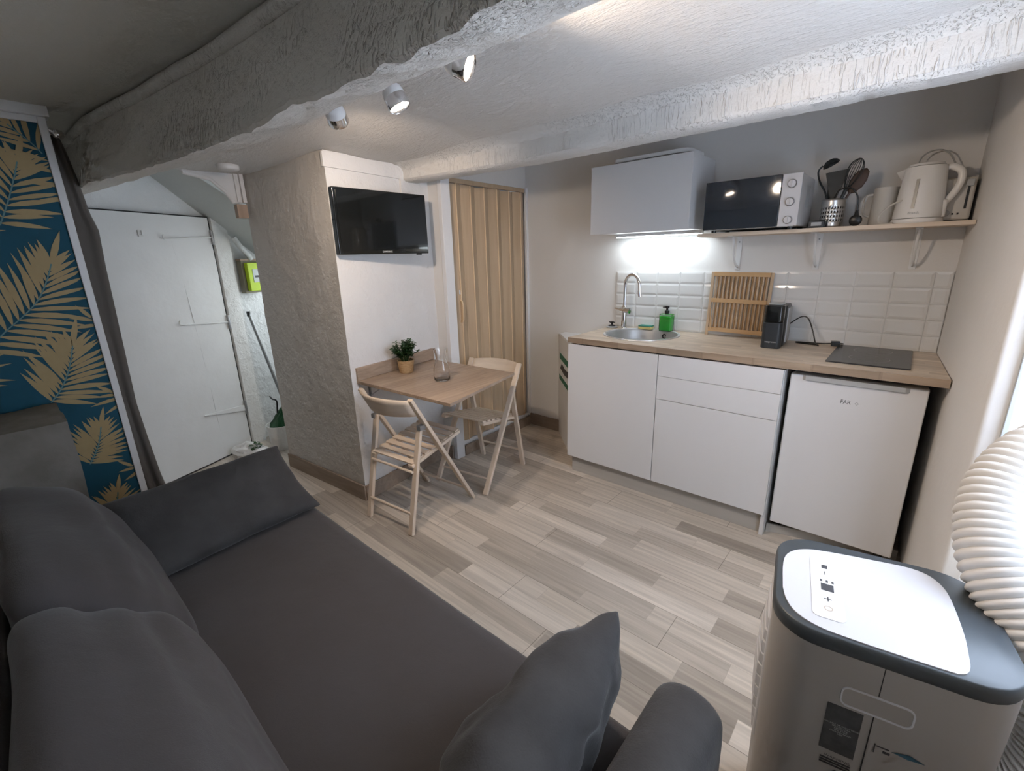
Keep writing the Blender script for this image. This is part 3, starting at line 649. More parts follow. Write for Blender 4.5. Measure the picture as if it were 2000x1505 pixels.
# fridge
fr = thing('undercounter_fridge', 'white undercounter fridge with a grey recessed handle strip', 'fridge', (1.465, -.28, 0))
MB().b2((-.240, -.20, .065), (.240, .25, .862)).build('body', 'semi', fr, bevel=.004)
MB().b2((-.243, -.254, .082), (.243, -.206, .868)).build('door', 'semi', fr, bevel=.006, seg=3)
MB().prism([(-.195, -.2545), (-.18, -.266), (.17, -.266), (.185, -.2545)], .846, .869).build('handle', 'greyw', fr, bevel=.003)
MB().b2((-.236, -.206, .086), (.236, -.199, .86)).build('door_seal', 'dark', fr, smooth=0)
for x in (-.2, .2):
    for y in (-.16, .2): MB().lathe([(.018, 0), (.018, .065)], (x, y, 0), 12).build('foot', 'black', fr)
text('lettering', 'FAR', .026, 'ink', Matrix.Translation((-.020, -.2546, .768)) @ FRONT, fr, sx=.85)
MB().add([(.012, -.2547, .768), (.020, -.2547, .760), (.028, -.2547, .768), (.020, -.2547, .776), (.015, -.2547, .768), (.020, -.2547, .763), (.025, -.2547, .768), (.020, -.2547, .773)], [(0, 1, 5, 4), (1, 2, 6, 5), (2, 3, 7, 6), (3, 0, 4, 7)]).build('logo', 'greyw', fr, smooth=0, weld=False)
nest(fr, 'door', 'handle', 'lettering', 'logo', 'door_seal')
tag(MB().prism([(1.206, -.505), (1.206, -.49), (1.735, -.36), (1.735, -.375)], 0, .045).build('loose_skirting', 'plinth', bevel=.001), 'loose pale grey board on the floor below the fridge', 'board')
# side panel, leaflet left of the cabinets
lp = thing('corner_panel', 'off-white diagonal boxed-in corner between sink cabinet and kitchen wall', 'panel', (0, 0, 0))
MB().prism([(-.488, -.0005), (-.008, -.480), (-.008, -.0005)], 0, .828).build('board', 'plain', lp, smooth=0)
MB().prism([(-.430, -.0005), (-.420, -.078), (-.008, -.490), (-.008, -.0005)], .8285, .846).build('top_edge', 'gloss', lp, bevel=.002)
lf = thing('leaflet', 'green and white printed leaflet stuck to the panel beside the sink cabinet', 'leaflet', (-.19, -.298, .60), R(-45))
MB().b2((-.345, -.0035, -.165), (.05, -.001, .10)).build('sheet', 'paper', lf, smooth=0)
MB().b2((-.34, -.0045, .045), (.05, -.0035, .092)).build('green_band', 'green_ink', lf, smooth=0)
MB().b2((-.36, -.0045, -.125), (.05, -.0035, -.085)).build('green_band', 'green_ink', lf, smooth=0)
MB().add([(-.32, -.0042, -.03), (-.15, -.0042, -.045), (.05, -.0042, -.03), (.05, -.0042, .02), (-.10, -.0042, .005), (-.25, -.0042, .022)], [(0, 1, 2, 3, 4, 5)]).build('picture', 'ink', lf, smooth=0)
# wall cabinet, lamp, tray
wc = thing('wall_cabinet', 'white handleless wall cabinet above the sink', 'cabinet', (.305, -.17, 1.548))
MB().b2((-.303, -.155, 0), (.309, .168, .381)).build('carcass', 'semi', wc, bevel=.001)
MB().b2((-.305, -.176, -.003), (.311, -.157, .382)).build('door', 'semi', wc, bevel=.002)
ll = thing('under_cabinet_light', 'glowing white strip light under the wall cabinet', 'light', (.33, -.10, 1.548))
MB().b2((-.28, -.02, -.018), (.28, .02, 0)).b2((-.27, .02, -.006), (.27, .101, 0)).build('housing', 'gloss', ll, bevel=.003)
MB().b2((-.27, -.016, -.024), (.27, .016, -.018)).build('diffuser', 'led', ll, bevel=.002)
m = MB(); m.prism(rrect(-.20, -.115, .23, .115, .05), 0, .008).prism(rrect(-.215, -.13, .245, .13, .055), .008, .030)
tag(m.build('serving_tray', 'gloss', bevel=.004), 'long shallow white tray lying on top of the wall cabinet', 'tray').location = (.335, -.185, 1.932)
# shelf
tag(MB().prism([(.634, -.001), (.634, -.25), (1.738, -.25), (1.722, -.001)], 1.503, 1.521).build('wall_shelf', 'beechx', bevel=.001), 'light wooden wall shelf carrying the microwave and kettle', 'shelf')
bk0 = None
for i, (x, lb) in enumerate(((.79, 'white shelf bracket under the microwave'), (1.178, 'white shelf bracket under the utensil pot, middle of three'), (1.568, 'white shelf bracket under the kettle'))):
    if bk0 is None:
        bk0 = b = thing('shelf_bracket', lb, 'bracket', (x, 0, 1.503), group='metal brackets under the wall shelf')
        MB().b2((-.014, -.004, -.185), (.014, 0, 0)).b2((-.014, -.20, -.004), (.014, 0, 0)).build('angle_plate', 'gloss', b, bevel=.002)
        MB().tube(bez([(0, -.005, -.165), (0, -.05, -.15), (0, -.10, -.09), (0, -.13, -.004)], 6), .006, 8).build('brace', 'gloss', b)
        for z in (-.03, -.17): MB().lathe([(0, 0), (.004, 0), (.004, .002), (0, .002)], (0, -.004, z), 10, Matrix.Rotation(R(90), 4, 'X')).build('screw', 'grey', b)
        nest(bk0, 'angle_plate', 'screw')
    else:
        b = copy_tree(bk0); b.location = (x, 0, 1.503); b['label'] = lb
# cable below the wall cabinet to bracket
# microwave
mw = thing('microwave_oven', 'white microwave with dark blue glass door and three knobs on the shelf', 'microwave', (.907, -.17, 1.521))
MB().b2((-.215, -.145, .012), (.215, .16, .245)).build('housing', 'semi', mw, bevel=.004)
MB().b2((-.218, -.165, .012), (.133, -.146, .246)).build('door', 'navy', mw, bevel=.003)
MB().b2((.134, -.163, .012), (.217, -.146, .246)).build('control_panel', 'acwhite', mw, bevel=.003)
for z in (.200, .121, .040):
    k = MB().lathe([(0, .015), (.015, .015), (.017, .012), (.0175, 0), (.0195, 0), (.0195, .002), (.021, .002), (.021, -.001), (0, -.001)], (.177, -.163, z), 24, Matrix.Rotation(R(90), 4, 'X')).box((.177, -.180, z), (.004, .004, .03)).build('knob', 'acwhite', mw, smooth=40)
m = MB()
for k in range(7): m.b2((.2152, -.02+k*.012, .10), (.2162, -.015+k*.012, .2))
m.build('vent', 'greyw', mw, smooth=0)
for x in (-.18, .18):
    for y in (-.10, .13): MB().lathe([(.012, .0005), (.012, .013)], (x, y, 0), 12).build('foot', 'black', mw)
nest(mw, 'control_panel', 'knob'); nest(mw, 'housing', 'vent')
# utensil pot
up_ = thing('utensil_holder', 'perforated steel utensil pot on the shelf right of the microwave', 'utensil pot', (1.232, -.135, 1.5215))
m = MB(); n = 48; rr = .048; rows = 14
hole = set()
for j in range(3, 11):
    for i in range(n):
        if j % 2 == 1 and i % 2 == 0: hole.add((i, j))
vs = []
for j in range(rows+1):
    for i in range(n): a = 2*pi*i/n; vs.append((rr*cos(a), rr*sin(a), .13*j/rows))
fs = [(j*n+i, j*n+(i+1) % n, (j+1)*n+(i+1) % n, (j+1)*n+i) for j in range(rows) for i in range(n) if (i, j) not in hole]
m.add(vs, fs); m.lathe([(0, .001), (rr, .001)], n=n); m.build('pot', 'steel', up_, solid=.0012, smooth=50)
MB().lathe([(0, .003), (rr-.003, .003), (rr-.003, .10), (0, .10)], n=32).build('inner_cup', 'dark', up_)
ux, uy, uz = 1.232, -.135, 1.5215
ld = thing('ladle', 'black soup ladle, leftmost tool in the steel utensil pot', 'ladle', (ux-.022, uy, uz+.102))
MB().tube(bez([(0, 0, 0), (-.018, 0, .06), (-.048, 0, .115), (-.060, 0, .160), (-.045, 0, .185)], 6), [.004]*25, 8).build('handle', 'utensil', ld)
T = Matrix.Rotation(R(-58), 4, 'Y')
MB().lathe([(0, 0), (.018, .003), (.030, .012), (.036, .026), (.034, .026), (.028, .014), (.016, .006), (0, .004)], (-.022, 0, .207), 24, Matrix.Rotation(R(152), 4, 'Y')).build('bowl', 'utensil', ld, smooth=60)
sp1 = thing('spatula', 'wide black slotted spatula in the middle of the utensil pot', 'spatula', (ux-.006, uy+.012, uz+.102)); sp1.scale = (1.12, 1, 1.08)
m = MB(); T = Matrix.Rotation(R(6), 4, 'Y')
m.add([(-.012, 0, .03), (.010, 0, .03), (.045, .004, .150), (-.042, .004, .140), (-.012, .003, .03), (.010, .003, .03), (.045, .007, .150), (-.042, .007, .140)], [(0, 1, 2, 3), (7, 6, 5, 4), (0, 4, 5, 1), (1, 5, 6, 2), (2, 6, 7, 3), (3, 7, 4, 0)])
m.build('blade', 'utensil', sp1, bevel=.001); MB().bar((0, 0.001, 0), (-.001, .001, .04), .010, .005).build('handle', 'utensil', sp1)
sp2 = thing('turner', 'narrow black turner standing left of the wide spatula', 'turner', (ux-.018, uy+.022, uz+.102))
MB().add([(-.015, 0, .03), (.012, 0, .03), (.014, 0, .135), (-.024, 0, .132), (-.015, .003, .03), (.012, .003, .03), (.014, .003, .135), (-.024, .003, .132)], [(0, 1, 2, 3), (7, 6, 5, 4), (0, 4, 5, 1), (1, 5, 6, 2), (2, 6, 7, 3), (3, 7, 4, 0)]).build('blade', 'utensil', sp2, bevel=.001)
MB().bar((0, .0015, 0), (0, .0015, .04), .009, .004).build('handle', 'utensil', sp2)
wh = thing('whisk', 'black wire balloon whisk at the right of the utensil pot', 'whisk', (ux+.020, uy-.008, uz+.102)); wh.rotation_euler = (0, R(17), 0); wh.scale = (1.3, 1.3, 1.3)
m = MB()
for k in range(5):
    a = pi*k/5; p = []
    for i in range(17):
        t = pi*i/16; rad = .024*(1 if 1 else 0)*(-cos(t)); z = .085+.062*sin(t)**.8
        rad *= 1; p.append((rad*cos(a)*(.35+.65*sin(t)**.5 if True else 1), rad*sin(a)*(.35+.65*sin(t)**.5), z))
    base = [(-.004*cos(a), -.004*sin(a), .05)]; end = [(.004*cos(a), .004*sin(a), .05)]
    m.tube(bez([base[0], (-.022*cos(a), -.022*sin(a), .105), (-.020*cos(a), -.020*sin(a), .140), (0, 0, .158), (.020*cos(a), .020*sin(a), .140), (.022*cos(a), .022*sin(a), .105), end[0]], 5), .0012, 6)
m.build('wires', 'utensil', wh); MB().tube([(0, 0, 0), (0, 0, .055)], [.005, .006], 8).build('handle', 'utensil', wh)
ls = thing('slotted_spoon', 'dark brown slotted spoon leaning right of the whisk in the pot', 'spoon', (ux+.030, uy+.008, uz+.102)); ls.rotation_euler = (0, R(27), 0); ls.scale = (1.25, 1.25, 1.25)
MB().lathe([(0, -.048), (.014, -.038), (.024, -.012), (.024, .014), (.014, .040), (0, .048)], (0, 0, .090), 20, sy=.16).build('bowl', 'brown', ls, smooth=60); MB().tube([(0, 0, 0), (0, 0, .05)], .004, 8).build('handle', 'brown', ls)
pc = thing('loose_plug', 'black plug on a short cord hanging beside the utensil pot', 'plug', (ux+.100, uy-.02, uz)); pc.scale = (1.15, 1.15, 1.15)
MB().tube(bez([(-.085, .0, .115), (-.07, -.005, .145), (-.035, -.01, .150), (-.008, -.004, .12), (.0, 0, .07), (-.001, 0, .045)], 8), .0028, 8).build('cable', 'black', pc)
MB().lathe([(0, -.010), (.020, -.010), (.022, -.006), (.022, .008), (.014, .012), (0, .012)], (0, 0, .0235), 20, Matrix.Rotation(R(90), 4, 'X')).tube([(0, 0, .04), (0, 0, .062)], [.009, .005], 10).build('plug_body', 'black', pc)
ks = thing('kitchen_timer', 'small dark digital timer on the shelf before the steel pot', 'timer', (1.185, -.212, 1.5212), R(0)); 
MB().prism(rrect(-.036, -.010, .036, .022, .008), 0, .034).build('case', 'bluegrey', ks, bevel=.005, seg=3); MB().b2((-.020, -.0125, .010), (.022, -.010, .026)).build('display', 'greyw', ks, bevel=.001)
# kettle
kt = thing('electric_kettle', 'white electric kettle with grey level window on the shelf', 'kettle', (1.550, -.160, 1.5212))
MB().lathe([(0, 0), (.083, 0), (.085, .004), (.082, .017), (.0, .017)], n=40).build('base', 'kettle', kt, smooth=50)
MB().lathe([(0, .019), (.079, .019), (.081, .026), (.074, .12), (.067, .205), (.064, .215), (0, .216)], n=40).build('jug', 'kettle', kt, smooth=50)
MB().lathe([(.0, .217), (.060, .217), (.054, .226), (0, .230)], n=40).build('lid', 'kettle', kt, smooth=50)
MB().add([(-.060, -.020, .213), (-.060, .020, .213), (-.092, 0, .205), (-.062, -.014, .15), (-.062, .014, .15), (-.068, 0, .165)], [(0, 2, 1), (0, 3, 5, 2), (1, 2, 5, 4), (3, 4, 5)]).build('spout', 'kettle', kt, smooth=60)
MB().tube(bez([(.055, 0, .205), (.080, 0, .206), (.106, 0, .188), (.112, 0, .155), (.101, 0, .115), (.082, 0, .082), (.070, 0, .072)], 6), [.011]*6+[.0125]*25+[.012]*6, 12).build('handle', 'kettle', kt, smooth=60)
MB().prism(rrect(.048, -.028, .086, .028, .012), .0175, .085).build('handle_foot', 'kettle', kt, bevel=.006, seg=3)
a = R(-103); r1, r2 = .0795, .0715
MB().add([(r*cos(a+s), r*sin(a+s), z) for s, r, z in ((-.07, .0790, .055), (.07, .0790, .055), (.07, .0725, .165), (-.07, .0725, .165))], [(0, 1, 2, 3)]).build('level_window', 'window_grey', kt, solid=.003, smooth=0)
text('lettering', 'Brandt', .013, 'greyw', Matrix.Translation((-.012, -.0808, .038)) @ FRONT, kt)
kt.scale = (1.06, 1.06, 1.06)
kc = MB().tube(bez([(1.49, -.05, 1.56), (1.495, -.05, 1.66), (1.514, -.05, 1.758), (1.528, -.05, 1.808), (1.570, -.05, 1.828), (1.615, -.05, 1.807), (1.650, -.045, 1.745), (1.668, -.03, 1.71)], 8), .0032, 8).build('white_cord', 'greyw')
tag(kc, 'thin grey-white cord looping up behind the kettle', 'cord')
to = thing('toaster', 'off-white toaster with lever slot at the right end of the shelf', 'toaster', (1.672, -.068, 1.5212))
MB().prism(rrect(-.052, -.072, .047, .060, .012), .006, .175).build('body', 'cream', to, bevel=.010, seg=3)
MB().b2((-.046, -.066, 0), (.041, .055, .006)).build('base', 'black', to)
MB().b2((.022, -.0745, .05), (.030, -.0715, .150)).build('lever_slot', 'black', to, smooth=0); MB().b2((.014, -.086, .138), (.040, -.072, .165)).build('lever', 'greyw', to, bevel=.003)
MB().lathe([(0, .006), (.011, .006), (.013, 0), (0, 0)], (-.03, -.072, .035), 16, Matrix.Rotation(R(90), 4, 'X')).build('dial', 'greyw', to)
for x in (-.008, .008): MB().b2((x-.003, -.0745, .028), (x+.003, -.0715, .035)).build('button', 'black', to, smooth=0)
MB().b2((-.03, -.055, .1745), (-.012, .05, .1765)).b2((.010, -.055, .1745), (.028, .05, .1765)).build('bread_slot', 'dark', to, smooth=0)
nest(kt, 'jug', 'lid', 'spout', 'handle', 'handle_foot', 'level_window', 'lettering'); nest(to, 'body', 'lever_slot', 'lever', 'dial', 'button', 'bread_slot')
bl = thing('measuring_jug', 'tall cream plastic jug behind the kettle, left side', 'jug', (1.425, -.085, 1.5212))
MB().lathe([(0, 0), (.050, 0), (.052, .004), (.046, .165), (.043, .165), (.048, .006), (0, .006)], n=28).build('jug_body', 'cream', bl, smooth=50)
MB().tube(bez([(-.046, -.002, .14), (-.073, -.004, .13), (-.075, -.004, .06), (-.049, -.002, .04)], 6), .005, 8).build('handle', 'cream', bl)
kc2 = MB().tube(bez([(1.50, -.215, 1.62), (1.455, -.212, 1.60), (1.422, -.212, 1.56), (1.425, -.214, 1.53), (1.45, -.216, 1.5245), (1.475, -.225, 1.5245)], 8), .0035, 8).build('grey_cord', 'cream')
tag(kc2, 'thick pale cord curling in front of the cream jug', 'cord')

# ------------------------------------------------------------------ television
tv = thing('television', 'small black flat television mounted on the white pillar wall', 'television', (-.730, -1.362, 1.628), R(90)+R(0))
MB().b2((-.298, -.014, -.168), (.298, .022, .168)).build('frame', 'blackg', tv, bevel=.005, seg=3)
MB().b2((-.280, -.0152, -.140), (.280, -.0142, .152)).build('screen', 'blackg', tv, smooth=0)
text('lettering', 'SAMSUNG', .013, 'paper', Matrix.Translation((0, -.0148, -.155)) @ FRONT, tv, sx=1.1)
MB().b2((.215, -.010, -.175), (.245, .004, -.168)).build('sensor', 'black', tv)
MB().b2((-.06, .022, -.06), (.06, .068, .06)).build('wall_mount', 'black', tv)

nest(tv, 'frame', 'screen', 'lettering', 'sensor')
# ------------------------------------------------------------------ table
tb = thing('drop_leaf_table', 'wall-mounted folding table with a grey-brown oak-look top', 'table')
A1, A2, B1, B2 = (-.766, -1.628, .757), (-.861, -.988, .755), (-.010, -1.572, .750), (-.153, -.930, .750)
th = .017
m = MB(); v = [A1, B1, B2, A2]; m.add([(x, y, z-th) for x, y, z in v]+v, [(3, 2, 1, 0), (4, 5, 6, 7), (0, 1, 5, 4), (1, 2, 6, 5), (2, 3, 7, 6), (3, 0, 4, 7)])
m.build('table_leaf', 'tablew', tb, smooth=0, bevel=.0015)
n_ = Vector((.989, .148)); 
def wpt(p, o): return (p[0]+n_.x*o, p[1]+n_.y*o)
m = MB().prism([wpt(A1, .0), wpt(A1, .018), wpt(A2, .018), wpt(A2, .0)], .7575, .832); m.build('wall_rail', 'tablew', tb, smooth=0, bevel=.0015)
m = MB()
for t in (.13, .87):
    p = Vector(A1).lerp(Vector(A2), t); a = (p.x+.0, p.y); q = wpt(a, .16)
    mm = MB().bar((a[0]-.002, a[1], .74), (a[0]-.002, a[1], .60), .03, .012).bar((a[0], a[1], .64), (q[0], q[1], .738), .012, .006).bar((a[0], a[1], .738), (q[0]+.05, q[1]+.01, .736), .02, .004)
    mm.build('bracket', 'grey', tb, bevel=.001)
# wall plant
pl = thing('potted_plant', 'small leafy green plant in a woven straw pot on the table', 'plant', (-.695, -1.325, .7565))
MB().lathe([(0, 0), (.040, 0), (.043, .01), (.047, .04), (.052, .078), (.047, .078), (.042, .07), (0, .068)], n=28).build('pot', 'basket', pl, smooth=50)
m = MB(); rnd = random.Random(3)
stems = MB()
for k in range(52):
    a = rnd.uniform(0, 2*pi); rr = rnd.uniform(.0, 1)**.6; tip = Vector((cos(a)*.098*rr, sin(a)*.098*rr, .105+.085*(1-rr*rr*.75)+rnd.uniform(-.012, .018)))
    b = Vector((cos(a)*.02*rr, sin(a)*.02*rr, .066)); mid = (b+tip)/2+Vector((0, 0, .01)); P = bez([b, mid, tip], 6); stems.tube(P, .0012, 5)
    for i, p in enumerate(P[4:]):
        for s in range(3):
            t = rnd.uniform(0, 2*pi); d = Vector((cos(t), sin(t), rnd.uniform(-.2, .7))).normalized(); l = rnd.uniform(.014, .021); w = l*.36; sd = d.cross(Vector((0, 0, 1))).normalized()
            u = Vector((0, 0, .002))
            m.add([p, p+d*l*.5+sd*w+u, p+d*l, p+d*l*.5-sd*w+u], [(0, 1, 2), (0, 2, 3)])
m.build('foliage', 'leaf', pl, smooth=0, weld=False); stems.build('stems', 'leaf', pl)
cf = thing('glass_carafe', 'empty clear glass carafe on the folding table', 'carafe', (-.372, -1.312, .7545))
MB().lathe([(0, 0), (.040, 0), (.045, .006), (.048, .03), (.046, .07), (.034, .11), (.028, .130), (.032, .155), (.040, .185), (.0385, .185), (.0305, .155), (.0265, .130), (.0325, .11), (.0445, .07), (.0465, .03), (.0435, .009), (.038, .006), (0, .006)], n=40).build('vessel', 'glass', cf, smooth=60)

# ------------------------------------------------------------------ folding chairs
ch = thing('folding_chair', 'pale beech folding chair on the sofa side of the table, nearest the camera', 'chair', (-.430, -1.490, 0), R(6), 'folding chairs at the wall table')
hw = .195
for s in (-1, 1):
    # long slanted member: front foot up to the backrest
    MB().bar((s*hw, .245, .0), (s*hw, -.190, .752), .020, .034, up=(1, 0, 0)).build('front_leg', 'beech', ch, bevel=.004, seg=3)
    # rear leg, outside
    MB().bar((s*(hw+.001), -.245, 0), (s*(hw+.001), -.150, .585), .020, .034, up=(1, 0, 0)).build('rear_leg', 'beech', ch, bevel=.004, seg=3) if False else MB().bar((s*(hw-.022), -.245, 0), (s*(hw-.022), -.120, .588), .020, .034, up=(1, 0, 0)).build('rear_leg', 'beech', ch, bevel=.004, seg=3)
    MB().b2((s*(hw-.011)-.014, -.140, .568), (s*(hw-.011)+.014, -.100, .594)).build('hinge', 'grey', ch, bevel=.003)
MB()
st_ = Vector((0, -.190, .375)); se = Vector((0, .195, .448))
for s in (-1, 1):
    MB().bar((s*(hw-.044), st_.y, st_.z), (s*(hw-.044), se.y, se.z), .020, .036, up=(1, 0, 0)).build('seat_rail', 'beechy', ch, bevel=.005, seg=3)
for k in range(8):
    p = st_.lerp(se, (k+.4)/7.8); MB().box((0, p.y, p.z+.015), (2*hw-.066, .033, .009), Matrix.Rotation(math.atan2(.073, .385), 3, 'X')).build('seat_slat', 'beechx', ch, bevel=.002)
for y, z, w in ((-.1895, .345, .165), (-.226, .118, .165), (.195, .085, .185), ):
    MB().tube([(-w, y, z), (w, y, z)], .0075, 10).build('rung', 'beechx', ch)
# curved backrest
m = MB(); rows_o = []
for zt in range(0, 5):
    z = .655+.090*zt/4; row = []
    for i in range(15):
        u = -1+2*i/14; row.append((u*(hw-.006), -.150-(z-.655)*.55-.060*(1-u*u), z+.006*(1-u*u) if zt == 4 else z-.008*(1-u*u)*(zt == 0)))
    rows_o.append(row)
m.grid(rows_o); m.build('backrest', 'beechx', ch, solid=.012, smooth=60)
c2 = copy_tree(ch); c2.location = (-.448, -.948, 0); c2.rotation_euler = (0, 0, R(188.6)); c2['label'] = 'pale beech folding chair on the kitchen side of the table, before the folding door'

# ------------------------------------------------------------------ ceiling spots
def spot(name, loc, aim, lab, first):
    t = thing('ceiling_spotlight', lab, 'spotlight', loc, group='swivelling ceiling spotlights')
    z = Vector(aim).normalized(); q = Vector((0, 0, -1)).rotation_difference(z).to_matrix().to_4x4()
    MB().tube([(0, 0, .098), (0, 0, .018)], .009, 10).build('stem', 'gloss', t)
    MB().lathe([(0, .036), (.020, .034), (.030, .022), (.033, .008), (.034, .0), (.0, .0)], T=q, n=28).build('rear_cap', 'gloss', t, smooth=50)
    MB().lathe([(.034, 0), (.0345, -.012), (.036, -.028), (.033, -.034), (.031, -.030), (.030, -.010), (.030, 0)], T=q, n=28, close=True).build('reflector', 'chrome', t, smooth=50)
    MB().lathe([(0, -.020), (.0298, -.020), (.0298, -.024), (0, -.026)], T=q, n=28).build('bulb', 'bulb', t, smooth=50)
    l = bpy.data.lights.new('spot_lamp', 'SPOT'); l.energy = SPOT; l.color = (1, .80, .62); l.spot_size = R(125); l.spot_blend = .8; l.shadow_soft_size = .03
    o = bpy.data.objects.new('spot_lamp', l); COL.objects.link(o); o.location = Vector(loc)+z*.045; o.rotation_euler = Vector((0, 0, -1)).rotation_difference(z).to_euler()
SPOT = 21
spot('a', (.630, -2.010, 1.905), (.80, .42, -.42), 'brightly lit spotlight on the ceiling, nearest the camera and rightmost', True)
spot('b', (.305, -1.975, 1.905), (.35, .25, -.95), 'lit chrome spotlight, middle one of the row behind the big beam', False)
spot('c', (.030, -2.020, 1.905), (-.6, .6, -.6), 'chrome spotlight turned away, leftmost in the row beside the big beam', False)
sd = MB().lathe([(0, .0), (.052, 0), (.056, -.006), (.054, -.024), (.046, -.030), (0, -.030)], n=32).build('smoke_detector', 'plain', smooth=50); sd.location = (-1.35, -1.905, 1.953); tag(sd, 'round white smoke detector on the ceiling near the pillar', 'smoke detector')

# ------------------------------------------------------------------ alcove items
def wobj(o): o.matrix_world = AL @ Matrix.Translation(o.location); return o
me_ = thing('electricity_meter', 'yellow-green electricity meter in a wooden frame in the alcove', 'meter'); me_.matrix_world = AL @ Matrix.Translation((.265, -.03, 1.33))
MB().b2((-.085, -.01, -.125), (.095, .035, .125)).build('case', 'rust', me_, bevel=.004); MB().b2((-.065, -.045, -.11), (.085, -.011, .105)).build('cover', 'yellow', me_, bevel=.006, seg=3)
MB().b2((-.025, -.0475, -.045), (.055, -.0455, .055)).build('display', 'label', me_); MB().b2((-.01, -.0485, -.008), (.04, -.0476, .008)).build('digits', 'ink', me_, smooth=0); MB().b2((-.095, -.02, .120), (.10, .03, .135)).build('top_board', 'woodblock', me_, bevel=.002)
nest(me_, 'cover', 'display', 'digits'); nest(me_, 'case', 'top_board')
pi_ = tag(MB().tube(bez([(.145, -.05, 1.62), (.19, -.055, 1.55), (.25, -.05, 1.49), (.27, -.045, 1.46)], 6), .020, 12).build('wall_pipe', 'alcove', smooth=60), 'white painted pipe elbow above the yellow meter', 'pipe'); pi_.matrix_world = AL
po = thing('broom_pole', 'thin grey pole leaning on the alcove wall below the meter', 'pole'); po.matrix_world = AL
MB().tube([(.19, -.012, 1.05), (.33, -.14, .02)], .012, 10).build('shaft', 'grey', po); MB().lathe([(.013, -.02), (.014, .02)], (.19, -.012, 1.045), 10).build('grip', 'black', po)
bn = thing('waste_bucket', 'white bucket holding a dark green bag beside the pillar', 'bucket', (-2.04, -1.62, 0))
MB().lathe([(0, .005), (.085, 0), (.095, .10), (.105, .20), (.101, .20), (.09, .10), (.08, .01), (0, .01)], n=28).build('tub', 'bag', bn, smooth=50)
m = MB(); g = []
for i in range(25):
    a = 2*pi*i/24; g.append([(cos(a)*(.088-.055*j/5)+nz((cos(a), sin(a), j), 2)*.02, sin(a)*(.088-.055*j/5)+.012*j+nz((sin(a), cos(a), j), 2)*.02, .17+.030*j+nz((cos(a)*2, sin(a)*2, j*.7), 2)*.03) for j in range(6)])
m.grid(g); m.build('bin_liner', 'greenbag', bn, solid=.002, smooth=60); MB().tube(bez([(-.12, -.0, .40), (-.05, -.01, .395), (.0, -.0, .385), (-.02, -.0, .30), (.0, -.02, .20)], 6), .006, 8).build('handle', 'black', bn)
pb = thing('shopping_bag', 'crumpled white plastic bag lying on the floor by the old door', 'bag', (-2.015, -1.875, 0), R(25))
def blob(m, c, r, seed, amp=.25, n=24, k=14):
    vs = []; fs = []
    for j in range(k+1):
        t = pi*j/k
        for i in range(n):
            a = 2*pi*i/n; d = Vector((sin(t)*cos(a), sin(t)*sin(a), cos(t))); w = 1+nz(d, 1.6, seed)*amp+nz(d, 4, seed)*amp*.5
            p = Vector((d.x*r[0]*w, d.y*r[1]*w, d.z*r[2]*w)); p.z = max(p.z, -r[2]*.8); vs.append(Vector(c)+p)
    for j in range(k):
        for i in range(n): fs.append((j*n+i, j*n+(i+1) % n, (j+1)*n+(i+1) % n, (j+1)*n+i))
    return m.add(vs, fs)
blob(MB(), (0, 0, .05), (.13, .075, .062), 3, .5).build('bag_body', 'bag', pb, smooth=60)
m = MB(); rnd = random.Random(5)
for k in range(40):
    p = Vector((rnd.uniform(.03, .10), rnd.uniform(-.05, .03), rnd.uniform(.085, .125))); a = rnd.uniform(0, 6.28); d = Vector((cos(a), sin(a), rnd.uniform(-.1, .5)))*.028; s_ = d.cross(Vector((0, 0, 1))).normalized()*.010
    m.add([p, p+d*.5+s_, p+d, p+d*.5-s_], [(0, 1, 2, 3)])
m.build('leaves', 'leaf', pb, smooth=0, weld=False)
# curtain
cu = thing('dark_curtain', 'narrow dark grey curtain gathered at the edge of the papered partition', 'curtain', (-1.338, -2.60, 0))
rows = []; nj = 60
ED = [(.02, .108), (.127, .102), (.35, .074), (.56, .061), (.76, .052), (1.03, .062), (1.43, .076), (1.60, .086), (1.67, .070), (1.82, .059), (1.94, .043), (2.0, .03)]
for j in range(nj+1):
    z = .02+1.97*j/nj; wd = interp(ED, z); row = []
    for i in range(41):
        u = i/40; y = -.05+u*(wd+.05); x = .022*sin(u*pi*5+z*.5)*(.6+.4*sin(z*2+u*3))+(.01*sin(z*3)); row.append((x, y, z))
    rows.append(row)
MB().grid(rows).build('cloth', 'curtain', cu, solid=.003, smooth=70)
MB().tube([(.040, -.0, 2.000), (.040, .02, 1.990)], .012, 12).lathe([(0, -.02), (.016, -.014), (.021, 0), (.016, .014), (0, .02)], (.042, .026, 1.985), 16).build('rod_end', 'chrome', cu, smooth=50)
MB().tube([(.012, .0, 1.992), (.012, .05, 1.992)], .010, 12).build('rod', 'chrome', cu)
